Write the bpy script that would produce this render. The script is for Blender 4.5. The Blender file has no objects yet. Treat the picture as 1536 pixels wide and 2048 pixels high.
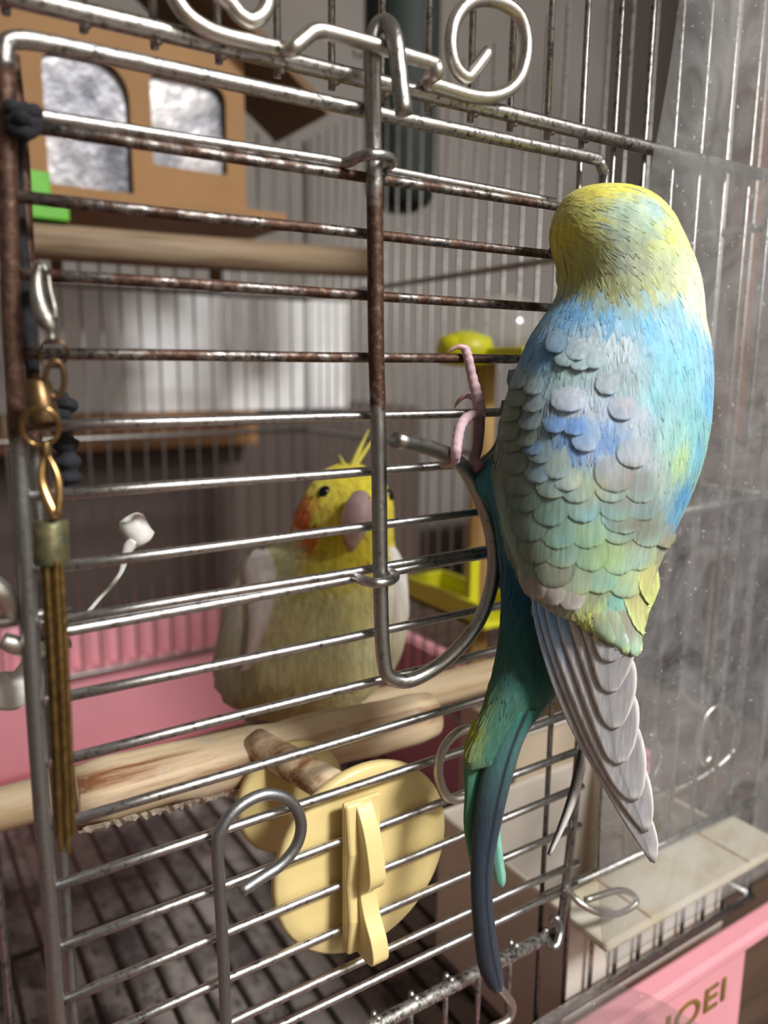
import bpy, bmesh, math, random
from mathutils import Vector, Matrix
from mathutils.bvhtree import BVHTree
random.seed(7)
SC = bpy.context.scene
COL = SC.collection

# ------------------------------------------------------------------ camera
# World: X along the cage front, Y into the cage (front wires at Y=0), Z up (table top at Z=0), metres.
YAW, PITCH, ROLL, FPX = math.radians(33.1415), math.radians(10.3636), math.radians(.572), 1550.
CAM = Vector((0, -.16, .30))
_f = Vector((math.sin(YAW)*math.cos(PITCH), math.cos(YAW)*math.cos(PITCH), -math.sin(PITCH)))
_r = Vector((math.cos(YAW), -math.sin(YAW), 0)); _u = _r.cross(_f)
_c, _s = math.cos(ROLL), math.sin(ROLL)
_r, _u = _c*_r + _s*_u, -_s*_r + _c*_u
cd = bpy.data.cameras.new('camera'); cam = bpy.data.objects.new('camera', cd); COL.objects.link(cam)
cam.matrix_world = Matrix((( _r.x, _u.x, -_f.x, CAM.x), (_r.y, _u.y, -_f.y, CAM.y), (_r.z, _u.z, -_f.z, CAM.z), (0, 0, 0, 1)))
cd.sensor_fit = 'VERTICAL'; cd.sensor_height = 24.; cd.sensor_width = 18.; cd.lens = FPX/2048*24.
cd.clip_start = .01; cd.clip_end = 20
cd.dof.use_dof = True; cd.dof.focus_distance = .192; cd.dof.aperture_fstop = 7.0
SC.camera = cam

# ------------------------------------------------------------------ world, light, exposure
w = bpy.data.worlds.new('world'); SC.world = w; w.use_nodes = True
w.node_tree.nodes['Background'].inputs[0].default_value = (.9, .95, 1, 1)
w.node_tree.nodes['Background'].inputs[1].default_value = .16
ld = bpy.data.lights.new('ceiling_light', 'AREA'); ld.shape = 'DISK'; ld.size = .46; ld.energy = 76; ld.color = (1, .985, .97)
lo = bpy.data.objects.new('ceiling_light', ld); COL.objects.link(lo); lo.location = (.58, -1.42, 1.54); lo.rotation_euler = (0, 0, 0)
vs = SC.view_settings
vs.view_transform = 'Standard'; vs.look = 'None'; vs.gamma = 1; vs.use_curve_mapping = False; vs.exposure = 0.0

# ------------------------------------------------------------------ helpers
def ray(px, py): return _f + _r*((px-768)/FPX) - _u*((py-1024)/FPX)
def onY(px, py, Y=0.):
    d = ray(px, py); return CAM + d*((Y-CAM.y)/d.y)
def onX(px, py, X):
    d = ray(px, py); return CAM + d*((X-CAM.x)/d.x)
def Q(px, py, dep): return CAM + ray(px, py)*dep
def S(r, g, b):
    f = lambda c: c/12.92 if c <= .04045 else ((c+.055)/1.055)**2.4
    return (f(r/255.), f(g/255.), f(b/255.))
def lerp(a, b, t): return a+(b-a)*t
def mixc(a, b, t): return tuple(x+(y-x)*t for x, y in zip(a, b))
def sstep(a, b, x):
    t = max(0., min(1., (x-a)/(b-a))); return t*t*(3-2*t)

def new(name, data, parent=None):
    o = bpy.data.objects.new(name, data); COL.objects.link(o)
    if parent is not None: adopt(o, parent)
    return o
def wloc(p):
    v = p.location.copy() if p.type == 'EMPTY' else Vector((0, 0, 0))
    return v
def adopt(o, parent):
    o.parent = parent
    # every parent's world transform is a plain translation; cancel it so meshes keep world coordinates
    tot = Vector((0, 0, 0)); p = parent
    if p.get('_t') is not None: tot = Vector(p['_t'])
    o.matrix_parent_inverse = Matrix.Translation(-tot)
def thing(name, label, cat, loc=(0, 0, 0), group=None):
    o = bpy.data.objects.new(name, None); COL.objects.link(o); o.empty_display_size = .01
    o.location = loc; o['_t'] = list(loc)
    return tag(o, label, cat, group)
def sub(name, parent):
    o = bpy.data.objects.new(name, None); COL.objects.link(o); o.empty_display_size = .01
    adopt(o, parent); return o
def tag(o, label, cat, group=None):
    o['label'] = label; o['category'] = cat
    if group: o['group'] = group
    return o
def struct(o): o['kind'] = 'structure'; return o

def mesh(name, verts, faces, mat, parent=None, smooth=True, cols=None):
    me = bpy.data.meshes.new(name)
    me.from_pydata([tuple(v) for v in verts], [], faces); me.update()
    if smooth: me.polygons.foreach_set('use_smooth', [True]*len(me.polygons))
    if cols is not None:
        a = me.color_attributes.new('Col', 'FLOAT_COLOR', 'POINT')
        a.data.foreach_set('color', [x for c in cols for x in (c[0], c[1], c[2], c[3] if len(c) > 3 else 1.)])
    if mat: me.materials.append(mat)
    return new(name, me, parent)

def catmull(P, n=5, closed=False):
    P = [Vector(p) for p in P]; out = []
    N = len(P); rng = range(N if closed else N-1)
    for i in rng:
        p1, p2 = P[i], P[(i+1) % N]
        p0 = P[i-1] if (i > 0 or closed) else p1*2-p2
        p3 = P[(i+2) % N] if (i+2 < N or closed) else p2*2-p1
        for k in range(n):
            t = k/n; t2, t3 = t*t, t*t*t
            out.append(.5*((2*p1)+(p2-p0)*t+(2*p0-5*p1+4*p2-p3)*t2+(3*p1-p0-3*p2+p3)*t3))
    if not closed: out.append(P[-1])
    return out
def tube_geo(P, R, seg=10, closed=False, flat=1.):
    P = [Vector(p) for p in P]; n = len(P)
    if not isinstance(R, (list, tuple)): R = [R]*n
    V, F = [], []
    def tan(i):
        if closed: return (P[(i+1) % n]-P[i-1]).normalized()
        return (P[min(i+1, n-1)]-P[max(i-1, 0)]).normalized()
    t0 = tan(0); a = Vector((0, 0, 1)) if abs(t0.z) < .9 else Vector((1, 0, 0))
    nrm = (a - t0*a.dot(t0)).normalized()
    for i in range(n):
        t = tan(i); nrm = (nrm - t*nrm.dot(t)).normalized(); b = t.cross(nrm)
        for k in range(seg):
            an = 2*math.pi*k/seg
            V.append(P[i] + (nrm*math.cos(an) + b*math.sin(an)*flat)*R[i])
    m = n if closed else n-1
    for i in range(m):
        for k in range(seg):
            j = (i+1) % n
            F.append((i*seg+k, i*seg+(k+1) % seg, j*seg+(k+1) % seg, j*seg+k))
    if not closed:
        F.append(tuple(range(seg))[::-1]); F.append(tuple((n-1)*seg+k for k in range(seg)))
    return V, F
def tube(name, P, R, mat, parent=None, seg=10, sm=0, closed=False, flat=1.):
    if sm:
        if isinstance(R, (list, tuple)):
            n0 = len(R); RR = []
            for i in range(n0-1):
                for k in range(sm): RR.append(lerp(R[i], R[i+1], k/sm))
            RR.append(R[-1]); R = RR
        P = catmull(P, sm, closed)
    V, F = tube_geo(P, R, seg, closed, flat)
    o = mesh(name, V, F, mat, parent)
    return o
def box_geo(x0, x1, y0, y1, z0, z1):
    V = [(x, y, z) for z in (z0, z1) for y in (y0, y1) for x in (x0, x1)]
    F = [(0, 2, 3, 1), (4, 5, 7, 6), (0, 1, 5, 4), (2, 6, 7, 3), (0, 4, 6, 2), (1, 3, 7, 5)]
    return V, F
def boxes(name, L, mat, parent=None, bev=.0008):
    V, F = [], []
    for b in L:
        v, f = box_geo(*b); k = len(V); V += v; F += [tuple(i+k for i in q) for q in f]
    o = mesh(name, V, F, mat, parent, smooth=False)
    if bev:
        m = o.modifiers.new('edge', 'BEVEL'); m.width = bev; m.segments = 2; m.limit_method = 'ANGLE'
    return o
def lathe(name, prof, axis, origin, mat, parent=None, seg=40):
    """prof: (radius, distance along axis)"""
    ax = Vector(axis).normalized(); a = Vector((0, 0, 1)) if abs(ax.z) < .9 else Vector((1, 0, 0))
    e1 = (a-ax*a.dot(ax)).normalized(); e2 = ax.cross(e1); V, F = [], []
    for (rr, d) in prof:
        for k in range(seg):
            an = 2*math.pi*k/seg; V.append(Vector(origin)+ax*d+(e1*math.cos(an)+e2*math.sin(an))*rr)
    n = len(prof)
    for i in range(n-1):
        for k in range(seg):
            F.append((i*seg+k, i*seg+(k+1) % seg, (i+1)*seg+(k+1) % seg, (i+1)*seg+k))
    F.append(tuple(range(seg))[::-1]); F.append(tuple((n-1)*seg+k for k in range(seg)))
    return mesh(name, V, F, mat, parent)
def ball(name, c, rad, mat, parent=None, seg=16):
    if not isinstance(rad, (tuple, list)): rad = (rad,)*3
    bm = bmesh.new(); bmesh.ops.create_uvsphere(bm, u_segments=seg, v_segments=seg//2, radius=1)
    for v in bm.verts: v.co = Vector((v.co.x*rad[0], v.co.y*rad[1], v.co.z*rad[2]))+Vector(c)
    me = bpy.data.meshes.new(name); bm.to_mesh(me); bm.free()
    me.polygons.foreach_set('use_smooth', [True]*len(me.polygons)); me.materials.append(mat)
    return new(name, me, parent)
def resample(P, n):
    P = [Vector(p) for p in P]; L = [0.]
    for a, b in zip(P, P[1:]): L.append(L[-1]+(b-a).length)
    out = []; j = 0
    for i in range(n):
        d = L[-1]*i/(n-1)
        while j < len(P)-2 and L[j+1] < d: j += 1
        t = (d-L[j])/max(1e-9, L[j+1]-L[j]); out.append(P[j].lerp(P[j+1], min(1, t)))
    return out

# ------------------------------------------------------------------ materials
def nodes(name):
    m = bpy.data.materials.new(name); m.use_nodes = True; nt = m.node_tree
    return m, nt, nt.nodes, nt.links, nt.nodes['Principled BSDF']
def nz(N, L, scale, detail=4, vec=None, rough=.6):
    n = N.new('ShaderNodeTexNoise'); n.inputs['Scale'].default_value = scale; n.inputs['Detail'].default_value = detail
    n.inputs['Roughness'].default_value = rough
    if vec is not None: L.new(vec, n.inputs['Vector'])
    return n
def coords(N, L, sc=(1, 1, 1)):
    g = N.new('ShaderNodeNewGeometry'); mp = N.new('ShaderNodeMapping'); mp.inputs['Scale'].default_value = sc
    L.new(g.outputs['Position'], mp.inputs['Vector']); return mp.outputs['Vector']
def ramp(N, L, fac, stops, interp='LINEAR'):
    r = N.new('ShaderNodeValToRGB'); r.color_ramp.interpolation = interp
    while len(r.color_ramp.elements) < len(stops): r.color_ramp.elements.new(.5)
    for e, (p, c) in zip(r.color_ramp.elements, stops):
        e.position = p; e.color = (c[0], c[1], c[2], 1) if isinstance(c, (tuple, list)) else (c, c, c, 1)
    L.new(fac, r.inputs['Fac']); return r.outputs['Color']
def mixn(N, L, a, b, fac, kind='MIX'):
    m = N.new('ShaderNodeMix'); m.data_type = 'RGBA'; m.blend_type = kind
    for s, v in ((6, a), (7, b)):
        if isinstance(v, (tuple, list)): m.inputs[s].default_value = (*v[:3], 1)
        else: L.new(v, m.inputs[s])
    if isinstance(fac, (int, float)): m.inputs[0].default_value = fac
    else: L.new(fac, m.inputs[0])
    return m.outputs[2]
def bump(N, L, B, h, strength=.3, dist=.0004):
    b = N.new('ShaderNodeBump'); b.inputs['Strength'].default_value = strength; b.inputs['Distance'].default_value = dist
    L.new(h, b.inputs['Height']); L.new(b.outputs['Normal'], B.inputs['Normal'])

def steel(name, rust=0., dark=.42, base=(.62, .61, .59), zr=None, rough=.24):
    """chrome plated wire, pitted; rust patches; zr = height band (z0, z1) that has rusted through"""
    m, nt, N, L, B = nodes(name)
    v = coords(N, L)
    n1 = nz(N, L, 620, 7, v, .75); n2 = nz(N, L, 110, 4, v)
    c = ramp(N, L, n1.outputs['Fac'], [(dark-.06, (.06, .058, .055)), (dark+.10, base)])
    rm = ramp(N, L, n2.outputs['Fac'], [(.60-rust*.55, 0.), (.70-rust*.45, 1.)]) if rust else None
    n3 = nz(N, L, 700, 4, v)
    rc = ramp(N, L, n3.outputs['Fac'], [(.3, S(58, 37, 28)), (.55, S(88, 62, 48)), (.75, S(136, 110, 92))])
    fac = rm
    if zr:
        sep = N.new('ShaderNodeSeparateXYZ'); L.new(v, sep.inputs[0])
        nn = N.new('ShaderNodeMath'); nn.operation = 'MULTIPLY_ADD'; nn.inputs[1].default_value = .03; L.new(n2.outputs['Fac'], nn.inputs[0]); L.new(sep.outputs['Z'], nn.inputs[2])
        a = N.new('ShaderNodeMapRange'); a.inputs[1].default_value = zr[0]+.013; a.inputs[2].default_value = zr[0]+.018; L.new(nn.outputs[0], a.inputs[0])
        b = N.new('ShaderNodeMapRange'); b.inputs[1].default_value = zr[1]+.022; b.inputs[2].default_value = zr[1]+.012; L.new(nn.outputs[0], b.inputs[0])
        mm = N.new('ShaderNodeMath'); mm.operation = 'MULTIPLY'; L.new(a.outputs[0], mm.inputs[0]); L.new(b.outputs[0], mm.inputs[1])
        if rm is not None:
            mx = N.new('ShaderNodeMath'); mx.operation = 'MAXIMUM'; L.new(rm, mx.inputs[0]); L.new(mm.outputs[0], mx.inputs[1]); fac = mx.outputs[0]
        else: fac = mm.outputs[0]
    if fac is not None:
        c = mixn(N, L, c, rc, fac)
        inv = N.new('ShaderNodeMapRange'); inv.inputs[3].default_value = .95; inv.inputs[4].default_value = .45; L.new(fac, inv.inputs[0])
        L.new(inv.outputs[0], B.inputs['Metallic'])
        rg = N.new('ShaderNodeMapRange'); rg.inputs[3].default_value = rough; rg.inputs[4].default_value = .48; L.new(fac, rg.inputs[0])
        L.new(rg.outputs[0], B.inputs['Roughness'])
    else:
        B.inputs['Metallic'].default_value = .95; B.inputs['Roughness'].default_value = rough
    L.new(c, B.inputs['Base Color'])
    bump(N, L, B, n1.outputs['Fac'], .5, .00028)
    return m
def plain(name, col, rough=.5, var=.12, scale=60, metal=0., bmp=.0, spec=.5, sss=0., stretch=(1, 1, 1), col2=None):
    m, nt, N, L, B = nodes(name)
    v = coords(N, L, stretch); n = nz(N, L, scale, 5, v)
    c2 = col2 if col2 else tuple(x*(1-var*2) for x in col)
    c = ramp(N, L, n.outputs['Fac'], [(.3, c2), (.65, col)])
    L.new(c, B.inputs['Base Color']); B.inputs['Roughness'].default_value = rough; B.inputs['Metallic'].default_value = metal
    B.inputs['Specular IOR Level'].default_value = spec
    if sss:
        B.inputs['Subsurface Weight'].default_value = sss; B.inputs['Subsurface Scale'].default_value = .003
    if bmp: bump(N, L, B, n.outputs['Fac'], bmp, .0006)
    return m
def wood(name, light, dark, axis=0, scale=90, dirt=None, rough=.65):
    m, nt, N, L, B = nodes(name)
    st = [1., 1., 1.]; st[axis] = .05
    v = coords(N, L, tuple(st)); n = nz(N, L, scale*3, 5, v, .6)
    c = ramp(N, L, n.outputs['Fac'], [(.36, dark), (.5, mixc(dark, light, .75)), (.62, light)])
    if dirt:
        v2 = coords(N, L); n2 = nz(N, L, 130, 6, v2, .7)
        c = mixn(N, L, c, dirt, ramp(N, L, n2.outputs['Fac'], [(.55, 0.), (.68, .8)]))
    L.new(c, B.inputs['Base Color']); B.inputs['Roughness'].default_value = rough
    bump(N, L, B, n.outputs['Fac'], .4, .0008)
    return m
def feather_mat(name, streak=1300, rough=.75, fray=False):
    m, nt, N, L, B = nodes(name)
    a = N.new('ShaderNodeAttribute'); a.attribute_name = 'Col'
    v = coords(N, L, (1, 1, .12)); n = nz(N, L, streak, 3, v)
    c = mixn(N, L, a.outputs['Color'], ramp(N, L, n.outputs['Fac'], [(.3, .80), (.7, 1.14)]), 1., 'MULTIPLY')
    L.new(c, B.inputs['Base Color']); B.inputs['Roughness'].default_value = rough
    B.inputs['Specular IOR Level'].default_value = .25; B.inputs['Sheen Weight'].default_value = .15; B.inputs['Sheen Roughness'].default_value = .5
    bump(N, L, B, n.outputs['Fac'], .25, .0004)
    if fray:
        ad = N.new('ShaderNodeMath'); ad.operation = 'ADD'; L.new(a.outputs['Alpha'], ad.inputs[0]); L.new(n.outputs['Fac'], ad.inputs[1])
        mr = N.new('ShaderNodeMapRange'); mr.inputs[1].default_value = .62; mr.inputs[2].default_value = .98; L.new(ad.outputs[0], mr.inputs[0]); L.new(mr.outputs[0], B.inputs['Alpha'])
    return m
M_steel = steel('chrome_wire', 0., .41, (.5, .49, .47))
M_bar = steel('chrome_bar', .0, .41, (.52, .51, .49))
M_door = steel('door_wire', .0, .38, (.52, .51, .50))
M_doorR = steel('door_wire_rusty', .30, .46, (.45, .42, .40))
M_frame = steel('door_frame_steel', .0, .33, zr=(.285, .40), base=(.42, .43, .43))
M_latch = steel('latch_steel', .0, .35, (.44, .44, .42), zr=(.2905, .337))
M_scroll = steel('scroll_steel', 0., .32, (.70, .68, .63), rough=.24)
M_back = steel('dull_wire', 0., .40, (.45, .44, .42), rough=.45)
M_grate = plain('dark_grate_wire', S(62, 56, 52), .5, .2, 200, metal=.5)
M_feath = feather_mat('plumage')
M_covert = feather_mat('covert_plumage', 1100, .8, True)
M_feath2 = feather_mat('soft_plumage', 500, .85)

# ------------------------------------------------------------------ room
M_wall = plain('wall_plaster', S(150, 144, 138), .85, .10, 6)
M_wall2 = plain('white_wall_paint', S(172, 167, 160), .85, .04, 6)
M_ceil = plain('ceiling_paint', S(225, 220, 210), .9, .03, 5)
M_floor = wood('floor_boards', S(120, 92, 68), S(84, 62, 46), 0, 4)
M_panel = plain('dark_panelling', S(92, 78, 70), .6, .2, 12, stretch=(1, 1, .15))
def slab(name, b, mat): return struct(boxes(name, [b], mat, None, 0))
slab('floor', (-1.7, 2.2, -2.2, 1.3, -1.04, -1.00), M_floor)
slab('ceiling', (-1.7, 2.2, -2.2, 1.3, 1.60, 1.64), M_ceil)
slab('wall_back', (-1.7, 2.2, .80, .84, -1.0, 1.60), M_wall)
slab('wall_front', (-1.7, 2.2, -2.14, -2.10, -1.0, 1.60), M_wall2)
slab('wall_left', (-1.64, -1.60, -2.1, .80, -1.0, 1.60), plain('brown_wall_boards', S(112, 104, 96), .8, .15, 6))
slab('wall_right', (1.05, 1.09, -2.1, .80, -1.0, 1.60), M_wall)
# ceiling fixture
t = thing('ceiling_lamp', 'round white ceiling lamp above the cage', 'lamp', (.58, -1.42, 1.60))
lathe('lamp_base', [(.05, 0), (.25, 0), (.26, .02), (.25, .045), (.235, .05)], (0, 0, -1), (.58, -1.42, 1.599), plain('lamp_white', S(235, 232, 225), .4, .02), t)
# table
M_table = wood('table_wood', S(96, 74, 58), S(58, 44, 36), 0, 12)
t = thing('table', 'dark brown wooden table under the bird cage', 'table', (.1, .1, -1.0))
boxes('tabletop', [(-.45, .62, -.12, .62, -.03, 0.)], M_table, t, .003)
for sx in (-.40, .54):
    for sy in (-.07, .54): boxes('leg', [(sx, sx+.05, sy, sy+.05, -1.0, -.03)], M_table, t, .003)

# ------------------------------------------------------------------ bird cage
cage = thing('bird_cage', 'rust-pitted chrome wire bird cage with scroll ornaments and a front door', 'cage', (.1, .2, .085))
XR, YB, ZT = .2905, .40, .47
ZB = .083
def hbar(name, pts, r, mat, par, seg=10): return tube(name, pts, r, mat, par, seg)
front = sub('front_panel', cage); back = sub('back_panel', cage); right = sub('side_panel', cage); door = sub('door', cage)
wire_cache = {}
def vwire(par, x, y, z0, z1, r, mat, seg=8):
    key = (round(z0, 4), round(z1, 4), r, mat.name, seg)
    if key not in wire_cache:
        V, F = tube_geo([(0, 0, z0), (0, 0, (z0+z1)/2), (0, 0, z1)], r, seg)
        me = bpy.data.meshes.new('wire'); me.from_pydata([tuple(v) for v in V], [], F)
        me.polygons.foreach_set('use_smooth', [True]*len(me.polygons)); me.materials.append(mat); wire_cache[key] = me
    o = new('wire', wire_cache[key], par); o.location = (x, y, 0); return o
X0 = .1555
for k in range(-18, 11):
    x = X0+.01302*k
    if x > XR-.006: continue
    if k <= 0 and k > -11:
        vwire(front, x, .0012, .3605, ZT, .00085, M_steel)
        vwire(front, x, .0012, ZB, .1205, .00085, M_steel)
    elif .1835 < x < .2875:
        vwire(front, x, .0012, .1290, ZT, .00085, M_steel); vwire(front, x, .0012, ZB, .1135, .00085, M_steel)
    else: vwire(front, x, .0012, ZB, ZT, .00085, M_steel)
# weld stubs under the top bar and on the bottom bar belong to the bars themselves
def weld(P, spots, r):
    V, F = tube_geo(P, r, 10)
    for (p, rr) in spots:
        bm = bmesh.new(); bmesh.ops.create_uvsphere(bm, u_segments=8, v_segments=6, radius=rr)
        k = len(V)
        for v in bm.verts: V.append(v.co+Vector(p))
        for f in bm.faces: F.append(tuple(v.index+k for v in f.verts))
        bm.free()
    return V, F
PT = [onY(150, 28), onY(728, 163), onY(1309, 302), onY(1536, 348)]
zt = [p.z for p in PT]
barP = [(-.0905, -.0012, zt[0]-.0005), (PT[0].x, -.0012, zt[0]), (PT[1].x, -.0012, zt[1]), (PT[2].x, -.0012, zt[2]), (XR, -.0012, zt[2]+.0005)]
def barz(x):
    for p, q in zip(barP, barP[1:]):
        if p[0] <= x <= q[0]: return lerp(p[2], q[2], (x-p[0])/(q[0]-p[0]))
    return barP[-1][2]
V, F = weld(barP, [((X0+.01302*k, -.0006, barz(X0+.01302*k)-.0013), .0012) for k in range(-9, 2)], .0019)
mesh('bar', V, F, M_bar, front)
zb = onY(947, 1939).z
V, F = weld([(-.0905, -.0012, zb+.0008), (.1, -.0012, zb), (.1745, -.0012, zb-.0008)],
            [((X0+.01302*k, -.0012, zb+.0017), .0012) for k in range(-9, 2)], .0021)
mesh('bar', V, F, steel('crusty_bar', 0., .45, (.62, .61, .58), rough=.45), front)
hbar('bar', [(.166, -.0010, .1325), (XR, -.0010, .1290)], .0017, M_bar, front)
hbar('bar', [(.166, -.0010, .2535), (XR, -.0010, .2560)], .0017, M_bar, front)
hbar('bar', [(-.0905, -.0010, ZB+.001), (XR, -.0010, ZB+.001)], .0019, M_bar, front)
# edge of the door opening
P = [onY(24, 110, .003), onY(44, 308, .003), onY(54, 500, .003), onY(65, 734, .003), onY(77, 1025, .003), onY(100, 1400, .003), onY(126, 1724, .003), onY(143, 1998, .003), onY(158, 2200, .003)]
tube('opening_edge', P, .0013, M_frame, front, 8, 3)
# front left clips by the picture edge
tube('clip', [onY(-60, 1250, -.001), onY(10, 1242, -.002), onY(60, 1232, -.001), onY(140, 1222, .002)], .0011, M_steel, front, 8, 3)
tube('clip', [onY(4, 1280, -.003), onY(30, 1290, -.003), onY(80, 1300, .001), onY(140, 1285, .002)], [.0016, .0019, .0018, .0011], M_scroll, front, 10, 4)
tube('clip', [onY(-25, 1150, -.004), onY(2, 1185, -.004), onY(20, 1215, -.003), onY(30, 1240, -.001)], [.0013, .0021, .0019, .0011], M_scroll, front, 10, 4)
# back and side walls
for i in range(30):
    x = XR-.013*(i+1)
    if x > -.088: vwire(back, x, YB, ZB, ZT, .0009, M_back, 6)
for i in range(30):
    y = .0135+.013*i
    if y < YB-.004: vwire(right, XR, y, ZB, ZT, .0009, M_back, 6)
for z in (.354, .2525, ZB+.001):
    hbar('bar', [(-.0905, YB-.002, z-.002), (XR, YB-.002, z)], .0017, M_back, back, 8)
    hbar('bar', [(XR-.002, 0., z+.001), (XR-.002, YB, z)], .0017, M_back, right, 8)
side2 = sub('side_panel', cage)
for i in range(16): vwire(side2, -.0905, .0012+.0263*i, ZB, ZT, .0009, M_back, 6)
for z in (.354, .2525, ZB+.001): hbar('bar', [(-.0885, 0., z), (-.0885, YB, z-.002)], .0017, M_back, side2, 8)
vwire(right, XR, .0012, ZB, ZT, .0019, M_steel); vwire(back, XR, YB, ZB, ZT, .0019, M_back)

# door: frame and rungs
YD = -.0042
left = [(128, 2200), (113, 1998), (99, 1792), (86, 1640), (73, 1460), (58, 1230), (44, 1008), (33, 803), (24, 650), (17, 410), (13, 250)]
fr = [onY(x, y, YD) for x, y in left]
fr += [onY(x, y, YD) for x, y in ((10, 140), (10, 98), (30, 80), (120, 92), (430, 158), (728, 221), (960, 270), (1175, 314), (1198, 322), (1207, 345), (1207, 390))]
fr += [onY(x, y, YD) for x, y in ((1190, 800), (1172, 1250), (1158, 1502), (1140, 1700), (1118, 1884))]
tube('side_rod', fr[:12], [.0017]*12, M_frame, door, 12, 3)
tube('top_rod', fr[11:20], [.0016]*9, M_bar, door, 12, 3)
tube('side_rod', fr[19:], [.0015]*len(fr[19:]), steel('side_rod_steel', 0., .40, (.40, .40, .40)), door, 12, 3)
W = [[(85, 256), (728, 354), 1], [(41, 395), (728, 468), 1], [(44, 547), (731, 591), 2], [(68, 707), (735, 715), 1], [(126, 849), (738, 832), 0],
     [(130, 987), (740, 943), 0], [(137, 1132), (743, 1052), 0], [(137, 1238), (743, 1138), 0], [(140, 1392), (747, 1264), 0],
     [(147, 1515), (755, 1361), 0], [(152, 1638), (755, 1459), 0], [(116, 1770), (755, 1557), 0], [(125, 1892), (776, 1645), 0],
     [(132, 1998), (789, 1727), 0], [(550, 1917), (803, 1806), 0], [(550, 2003), (947, 1820), 0], [(567, 2048), (943, 1868), 0]]
XL, XRD = .0222, .1785
for a, b, ru in W:
    A, B_ = onY(*a, YD), onY(*b, YD); s = (B_.z-A.z)/(B_.x-A.x)
    xl = XL+.0006*(1 if a[1] < 1700 else 0)
    xr = XRD
    P = [(xl+(xr-xl)*i/5, YD+random.uniform(-.0002, .0002), A.z+s*(xl+(xr-xl)*i/5-A.x)+random.uniform(-.00015, .00015)) for i in range(6)]
    tube('rung', P, .00115, (M_door, M_doorR, M_doorR)[ru], door, 10)
# guide wires of the latch (kink around the rod)
def gp(L, ys): return [onY(x, y, yy) for (x, y), yy in zip(L, ys)]
tube('guide_wire', gp([(70, 230), (85, 233), (380, 279), (640, 318), (690, 326), (715, 315), (738, 309), (765, 310), (782, 318), (783, 328), (768, 337), (800, 346), (960, 376), (1110, 405)],
                      [YD]*4+[YD-.001, YD-.005, YD-.0095, YD-.010, YD-.008, YD-.004, YD, YD, YD, YD]), .00115, M_door, door, 10, 4)
tube('guide_wire', gp([(120, 1264), (137, 1261), (430, 1208), (690, 1160), (712, 1156), (730, 1162), (755, 1166), (778, 1162), (790, 1154), (784, 1146), (775, 1145), (800, 1140), (880, 1125), (1030, 1100)],
                      [YD]*4+[YD-.001, YD-.006, YD-.0095, YD-.009, YD-.006, YD-.003, YD, YD, YD, YD]), .0012, M_door, door, 10, 4)
# latch rod with hook and finger loop
LR = [(808, 230, -.016), (800, 160, -.0155), (793, 98, -.014), (786, 64, -.012), (772, 46, -.009), (756, 52, -.0075), (746, 82, -.007), (745, 137, -.007), (747, 273, -.0085), (750, 444, -.0085), (752, 684, -.0085), (757, 871, -.0085),
      (760, 1110, -.0085), (763, 1247, -.009), (768, 1325, -.0095), (780, 1355, -.010), (815, 1362, -.0105), (860, 1342, -.011), (905, 1308, -.0115), (945, 1262, -.012), (972, 1210, -.012),
      (987, 1145, -.012), (985, 1085, -.012), (974, 1035, -.0125), (955, 985, -.013), (930, 940, -.014), (900, 912, -.016), (850, 893, -.018), (792, 880, -.0205)]
tube('latch', [onY(*p) for p in LR], .00185, M_latch, cage, 12, 4)
# scroll ornaments
def scr(L, y0): return [onY(300+x/1.92, y/1.92, y0(i) if callable(y0) else y0) for i, (x, y) in enumerate(L)]
SCR = [(250, -40), (280, -10), (310, 15), (345, 58), (385, 80), (425, 62), (450, 10), (450, -120), (400, -220), (290, -280), (170, -250), (90, -170), (75, -70), (100, 0), (160, 75), (260, 130), (400, 165), (505, 187), (545, 186), (585, 155), (635, 120), (700, 128),
       (860, 172), (960, 205), (1060, 236), (1096, 252), (1098, 282), (1072, 300), (1072, 322), (1100, 328), (1250, 371), (1350, 362), (1420, 300), (1447, 180), (1420, 65), (1340, 8), (1240, 5), (1175, 70), (1155, 170), (1172, 255), (1215, 298), (1250, 265), (1300, 198)]
tube('scroll', scr(SCR, lambda i: -.0046 if not 18 <= i <= 26 else -.0095), .0016, M_scroll, cage, 12, 5)
tube('scroll', [onY(x, y, yy) for x, y, yy in [(455, 2120, -.0085), (452, 2048, -.0085), (446, 1900, -.0085), (440, 1786, -.0085), (435, 1690, -.0085), (445, 1655, -.0085), (470, 1621, -.0085), (505, 1597, -.0085), (540, 1588, -.0085), (575, 1598, -.0085), (597, 1626, -.0085), (602, 1660, -.0085), (590, 1696, -.0085), (560, 1731, -.0085), (520, 1757, -.0085), (482, 1783, -.0085)]], .0014, steel('scroll_grey', 0., .3, (.36, .37, .38), rough=.35), cage, 12, 4)
tube('scroll', [onY(x, y, yy) for x, y, yy in [(929, 1596, -.008), (905, 1598, -.008), (888, 1584, -.008), (877, 1553, -.008), (879, 1519, -.008), (894, 1485, -.008), (923, 1461, -.008), (955, 1462, -.008), (972, 1500, -.008), (970, 1700, -.008), (966, 1900, -.008), (966, 1943, -.009), (987, 1963, -.010), (1012, 1990, -.010), (1025, 2014, -.010), (1015, 2040, -.010), (985, 2056, -.010)]], .0013, M_scroll, cage, 12, 4)
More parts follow.
